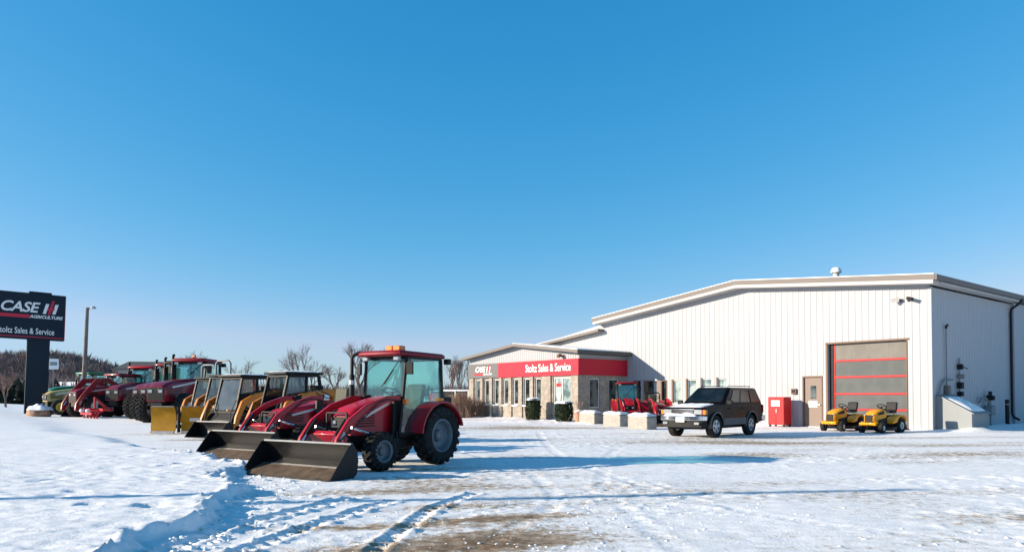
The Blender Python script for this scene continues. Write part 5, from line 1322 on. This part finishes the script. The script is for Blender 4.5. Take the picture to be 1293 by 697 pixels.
hedge(673, 41.8, .84, 1.22, 'dark green clipped shrub with a snow cap left of the office door window', 11)
hedge(712, 39.6, .95, 1.05, 'broad dark green clipped shrub with a snow cap just left of the planter', 12)
# dry shrubs at the far corner of the office
def dry_shrub(px, Y, h, n, seed, lab, m='dry'):
    x = gx(px, Y); e = MB(); r_ = random.Random(seed)
    for k_ in range(n):
        a = r_.uniform(0, 6.283); s_ = r_.uniform(.1, 1); hh = h * r_.uniform(.5, 1.05)
        b0 = Vector((r_.gauss(0, h * .16), r_.gauss(0, h * .12), 0)); b1 = b0 + Vector((math.cos(a) * s_ * h * .3, math.sin(a) * s_ * h * .3, hh))
        m1 = b0.lerp(b1, .5) + Vector((r_.gauss(0, .06), r_.gauss(0, .06), .05))
        e.tube([b0, m1, b1], .012, 3, [.02, .013, .006])
        for q in range(3):
            c = m1.lerp(b1, r_.random()); e.tube([c, c + Vector((r_.gauss(0, .16), r_.gauss(0, .16), r_.uniform(.05, .3)))], .007, 3)
    o = e.build('dry_shrub', M[m], None, (x, Y, tz(x, Y) - .02)); return tag(o, lab, 'shrub', 'dry shrubs by the office corner')
dry_shrub(580, 46, 1.5, 260, 1, 'brown leafless shrub just past the rear wheel of the nearest tractor')
dry_shrub(592, 47, 1.35, 200, 2, 'brown leafless shrub in the middle of three, near the office corner')
dry_shrub(606, 47.2, 1.0, 150, 3, 'low brown leafless shrub under the first office windows')

# ------------------------------------------------------------------ tall sign
Y0 = 55.0; x0 = gx(45, Y0)
sgn = tag(empty('pylon_sign', None, (x0, Y0, tz(x0, Y0) - .3), math.atan2(.614, .789)), 'tall dark navy pylon sign with white lettering standing in the snow', 'sign')
sgn.rotation_euler = (0, R(1.3), math.atan2(.614, .789))
zb = -sgn.location.z
def sz(py): return zz(py, Y0) + zb
g = MB(); g.b(-.74, .74, -.22, .22, 0, sz(368.5)); g.build('pylon', M['navy'], sgn, bevel=.02)
bxr, bxl = 1.65, -2.9
g = MB(); g.b(bxl, bxr, -.34, .34, sz(429), sz(371)); bdn = g.build('sign_board', M['navy'], sgn, bevel=.02)
g = MB(); g.b(bxr + .001, bxr + .03, -.33, .33, sz(429) + .03, sz(371) - .03); g.build('board_edge', M['signred'], bdn)
lg = logo(bdn, -.78, -.345, sz(389.5), 1.07, (R(90), 0, 0), M['white'], M['signred'], bar=2)
text('Stoltz Sales & Service', .64, M['white'], bdn, (-.84, -.345, sz(419)), (R(90), 0, 0), sx=.66, bold=.006)
g = MB(); g.b(bxl + .05, bxr - .05, -.348, -.338, sz(426.4), sz(425.4)); g.build('pinstripe', M['signred'], bdn)
# boulder
def rock(loc, r_, sz_, seed, parent=None):
    g = MB(); n, m_ = 22, 14; vs = []
    for i in range(m_ + 1):
        th = math.pi * i / m_
        for k_ in range(n):
            a = 2 * math.pi * k_ / n
            d = Vector((math.sin(th) * math.cos(a), math.sin(th) * math.sin(a), math.cos(th)))
            q = 1 + .3 * float(fbm(np.array(d.x * 1.6 + seed), np.array(d.y * 1.6 + d.z * 1.3), 4, seed))
            vs.append((d.x * r_ * q * 1.15, d.y * r_ * q * .8, d.z * r_ * q * sz_))
    fs = [(i * n + k_, i * n + (k_ + 1) % n, (i + 1) * n + (k_ + 1) % n, (i + 1) * n + k_) for i in range(m_) for k_ in range(n)]
    g.add(vs, fs); return g.build('stone', M['rock'], parent, loc, smooth=60)
bx_, by_ = gx(50, 48), 48
bl = tag(empty('boulder', None, (bx_, by_, tz(bx_, by_))), 'brown boulder with a snow cap at the foot of the tall sign', 'boulder')
rock((0, 0, .2), .68, .7, 3, bl); snow_cap(1.25, .95, .32, bl, (.1, -.05, .46), 6)
# light pole
lx, ly = gx(104, 52), 50.0
lp = tag(empty('light_pole', None, (gx(103.5, ly), ly, tz(gx(103.5, ly), ly) - .3)), 'leaning weathered wooden pole with a small lamp at its top, among the tractors', 'light pole')
lp.rotation_euler = (0, R(2.2), 0)
hp = zz(388, ly) - lp.location.z
g = MB(); g.tube([(0, 0, 0), (.02, 0, hp * .5), (0, 0, hp)], .16, 12, [.16, .14, .11]); g.build('pole', M['pole'], lp, smooth=50)
g = MB(); g.tube([(.1, 0, hp - .12), (.2, 0, hp + .02), (.32, 0, hp + .03)], .035, 8); ar = g.build('bracket', M['grey'], lp, smooth=50)
g = MB(); g.cyl((.42, 0, hp + .1), (.42, 0, hp - .06), .12, .2, 14); g.build('lamp', M['trimw'], ar, smooth=40)
# the pole off to the left whose long shadow crosses the yard
tp = Vector((6.38, 10.77)) - Vector((math.cos(SAZ), math.sin(SAZ))) * (8.2 / math.tan(SEL))
up = tag(empty('utility_pole', None, (tp.x, tp.y, tz(tp.x, tp.y) - .2)), 'wooden utility pole casting the long thin shadow across the yard', 'utility pole')
g = MB(); g.tube([(0, 0, 0), (0, 0, 4), (0, 0, 8.2)], .13, 12, [.15, .13, .1]); g.build('pole', M['pole'], up, smooth=50)
# small road sign far behind
rs = tag(empty('road_sign', None, at(67, 75), R(20)), 'small white road sign on a thin post beyond the tall sign', 'sign')
zc = zz(459.5, 75) - rs.location.z
g = MB(); g.b(-.05, .05, -.03, .03, -.2, zc + .4); g.build('post', M['grey'], rs)
g = MB(); g.b(-.5, .5, -.07, -.035, zc - .55, zc + .55); pn = g.build('panel', M['paper'], rs, bevel=.02)
g = MB(); g.b(-.3, .36, -.08, -.071, zc - .15, zc + .22); g.build('emblem', M['boxgrey'], pn)
# dark roofed barn behind the tractors
bn = tag(empty('barn', None, at(180, 110), R(12)), 'low barn with a dark grey roof behind the big red tractors', 'barn')
za = zz(456.5, 110) - bn.location.z
g = MB(); g.b(-2.6, 2.9, -3, 3, -.5, za - 1.3); g.build('wall', M['barn'], bn)
g = MB(); g.loft([[(-3.2, -3.6, za - 1.4), (3.4, -3.6, za - 1.4), (3.4, 3.6, za - 1.4), (-3.2, 3.6, za - 1.4)], [(-3.1, -3.5, za - 1.2), (3.4, -3.5, za - 1.2), (3.4, 3.5, za - 1.2), (-3.1, 3.5, za - 1.2)], [(-1.9, -.2, za), (3.3, -.2, za), (3.3, .2, za), (-1.9, .2, za)]]); g.build('roof', M['roofdark'], bn)
g = MB(); g.b(-1, 1.2, -3.04, -3.001, -.4, 2.2); g.build('barn_door', M['trimw'], bn)
# house far at the hill foot
hs_ = tag(empty('house', None, at(97, 190), R(-10)), 'small low house with a snowy roof at the foot of the hill', 'house')
g = MB(); g.b(-5, 7, -3.5, 3.5, -.5, 3.2); g.build('wall', M['barn'], hs_)
g = MB(); g.prismy([(-4, 3.1), (4, 3.1), (0, 5.2)], -5.4, 7.4); g.build('roof', M['snow'], hs_)
g = MB()
for x in (-3.5, -1, 2, 4.6): g.b(x, x + 1.1, -3.55, -3.501, 1.2, 2.4)
g.build('window', M['pane'], hs_)

# ------------------------------------------------------------------ bare trees and evergreens
def bare_tree(name, px, ytop, Y, seed, label, spread=.42, m='twig', depth=6, group='bare trees behind the row'):
    x = gx(px, Y); z0 = tz(x, Y) - .2; h = zz(ytop, Y) - z0
    r_ = random.Random(seed); e = tag(empty(name, None, (x, Y, z0)), label, 'tree', group)
    tr_ = MB(); cr = MB()
    def br(mb, p, d, L, r, lv):
        q = p + d * L * .5 + Vector((r_.gauss(0, .05), r_.gauss(0, .05), 0)) * L; e_ = p + d * L
        (tr_ if lv < 2 else cr).tube([p, q, e_], r, 5 if lv < 2 else 3, [r, r * .85, r * .65])
        if lv >= depth: return
        n = 3 if lv < 1 else r_.choice((2, 3, 3))
        for k_ in range(n):
            a = r_.uniform(0, 6.283); sp = spread * r_.uniform(.5, 1.35)
            s1 = d.orthogonal().normalized(); s1 = Matrix.Rotation(a, 3, d) @ s1
            nd = (d * math.cos(sp) + s1 * math.sin(sp) + Vector((0, 0, .12))).normalized()
            st = p + d * L * (1 if k_ == 0 else r_.uniform(.55, 1))
            br(mb, st, nd, L * r_.uniform(.66, .86), r * .62, lv + 1)
    L0 = h * .24
    br(tr_, Vector((0, 0, 0)), Vector((r_.gauss(0, .04), r_.gauss(0, .04), 1)).normalized(), L0, h * .026, 0)
    # scale so that the top reaches the wanted height
    mz = max(v[2] for v in cr.v); k_ = h / mz
    for mb in (tr_, cr): mb.v = [(a * k_, b * k_, c * k_) for a, b, c in mb.v]
    for mb, nm, mm in ((tr_, 'trunk', 'bark'), (cr, 'crown', m)):
        me = bpy.data.meshes.new(nm); me.from_pydata(mb.v, [], mb.f); me.materials.append(M[mm]); o = bpy.data.objects.new(nm, me); COL.objects.link(o); o.parent = e
    return e
BT = [('bare_tree', 386, 433, 95, 1, 'full round bare tree standing behind the black cage cab', .45, 'twig', 7),
      ('bare_tree', 452, 429, 110, 2, 'bare tree whose top shows just left of the nearest cab', .4, 'twig', 6),
      ('bare_tree', 246, 441, 130, 3, 'bare tree behind the big dark red tractor with the roof light', .55, 'twig', 6),
      ('bare_tree', 309, 450, 140, 4, 'small bare tree between the roll hoops and the black cage', .45, 'twig', 6),
      ('bare_tree', 424, 462, 120, 5, 'thin bare tree between the round bare tree and the nearest cab', .4, 'twig', 6),
      ('bare_tree', 569, 452, 100, 6, 'reddish bare tree right behind the nearest tractor cab', .32, 'twigr', 6),
      ('bare_tree', 581, 447, 96, 7, 'tall bare tree over the dry shrubs', .3, 'twig', 6),
      ('bare_tree', 592, 452, 104, 8, 'bare tree touching the left end of the office roof', .3, 'twig', 6),
      ('bare_tree', 601, 462, 120, 9, 'bare tree half hidden behind the office end', .3, 'twigr', 6),
      ('bare_tree', 8, 466, 80, 10, 'small brown bare tree on the snow left of the tall sign', .4, 'twigr', 6),
      ('bare_tree', 222, 462, 180, 11, 'distant low bare tree above the tractors near the exhaust stacks', .5, 'twig', 5),
      ('bare_tree', 346, 466, 190, 12, 'distant low bare tree above the black cage cab roof', .5, 'twig', 5),
      ('bare_tree', 500, 470, 170, 13, 'distant bare tree seen through the glass of the nearest cab', .5, 'twig', 5)]
for a in BT: bare_tree(*a[:5], a[5], *a[6:9])
def evergreen(px, ytop, Y, seed, label, w_=.34):
    x = gx(px, Y); z0 = tz(x, Y) - .2; h = zz(ytop, Y) - z0
    r_ = random.Random(seed); e = tag(empty('fir_tree', None, (x, Y, z0)), label, 'tree', 'evergreens at the foot of the hill')
    g = MB(); g.cyl((0, 0, 0), (0, 0, h * .9), h * .025, h * .006, 6); g.build('trunk', M['bark'], e)
    g = MB()
    for k_ in range(900):
        u = r_.random() ** .8; z = h * (.06 + .92 * u); a = r_.uniform(0, 6.283); R_ = h * w_ * (1 - u) ** .8 * r_.uniform(.5, 1.1) + .05
        p = Vector((math.cos(a) * R_ * .3, math.sin(a) * R_ * .3, z)); tip = Vector((math.cos(a) * R_, math.sin(a) * R_, z - R_ * .25)); s_ = Vector((-math.sin(a), math.cos(a), r_.uniform(-.4, .4))) * R_ * .18
        g.add([p, tip - s_, tip + Vector((0, 0, .1)), tip + s_], [(0, 1, 2, 3)])
    me = bpy.data.meshes.new('crown'); me.from_pydata(g.v, [], g.f); me.materials.append(M['fir']); o = bpy.data.objects.new('crown', me); COL.objects.link(o); o.parent = e
evergreen(22, 473, 115, 1, 'dark evergreen just left of the tall sign post'); evergreen(10, 481, 112, 2, 'dark low evergreen behind the small brown tree'); evergreen(31, 478, 120, 3, 'dark evergreen partly covered by the tall sign post')
evergreen(-4, 478, 112, 5, 'dark evergreen cut by the left edge of the photograph'); evergreen(70, 477, 150, 4, 'dark evergreen right of the tall sign post', .4)

# ------------------------------------------------------------------ loose snow clods along the ploughed edge and the ruts
def ground_z(x, y):
    i = int(np.clip(np.searchsorted(gxs, x), 1, len(gxs) - 1)); j = int(np.clip(np.searchsorted(gys, y), 1, len(gys) - 1))
    return float(Z[i, j])
rc = random.Random(21); g = MB()
def clod(x, y, r):
    z = ground_z(x, y); vs = []; n, m_ = 6, 4
    a0 = rc.uniform(0, 6)
    for i in range(m_ + 1):
        th = math.pi * i / m_
        for k_ in range(n):
            a = a0 + 2 * math.pi * k_ / n; q = r * rc.uniform(.7, 1.25)
            vs.append((x + q * math.sin(th) * math.cos(a) * 1.2, y + q * math.sin(th) * math.sin(a), z + r * .05 + q * .6 * math.cos(th)))
    g.add(vs, [(i * n + k_, i * n + (k_ + 1) % n, (i + 1) * n + (k_ + 1) % n, (i + 1) * n + k_) for i in range(m_) for k_ in range(n)])
for k_ in range(420):
    y = 5.5 + 13 * rc.random() ** 1.5; xb = float(np.interp(y, BY, BX)); x = xb + abs(rc.gauss(.1, .45)) 
    clod(x, y, rc.uniform(.008, .032) if rc.random() < .85 else rc.uniform(.03, .055))
for k_ in range(260):
    px = rc.uniform(330, 660); py = rc.uniform(600, 705); x, y = px2w(px, py); clod(x, y, rc.uniform(.004, .012))
for cx_, cy_, sx_, sy_, n_ in ((760, 655, 60, 8, 120), (800, 640, 50, 7, 120), (1000, 645, 50, 6, 90), (700, 690, 60, 6, 120), (900, 665, 120, 10, 150), (1180, 680, 80, 10, 120), (620, 560, 60, 5, 60)):
    for k_ in range(n_ // 6):
        py = min(720, max(530, rc.gauss(cy_, sy_))); x, y = px2w(rc.gauss(cx_, sx_), py); clod(x, y, rc.uniform(.006, .022))
o = g.build('snow_clods', M['snow'], smooth=60); tag(o, 'loose snow clods scattered along the ploughed edge and ruts', 'snow', kind='stuff')
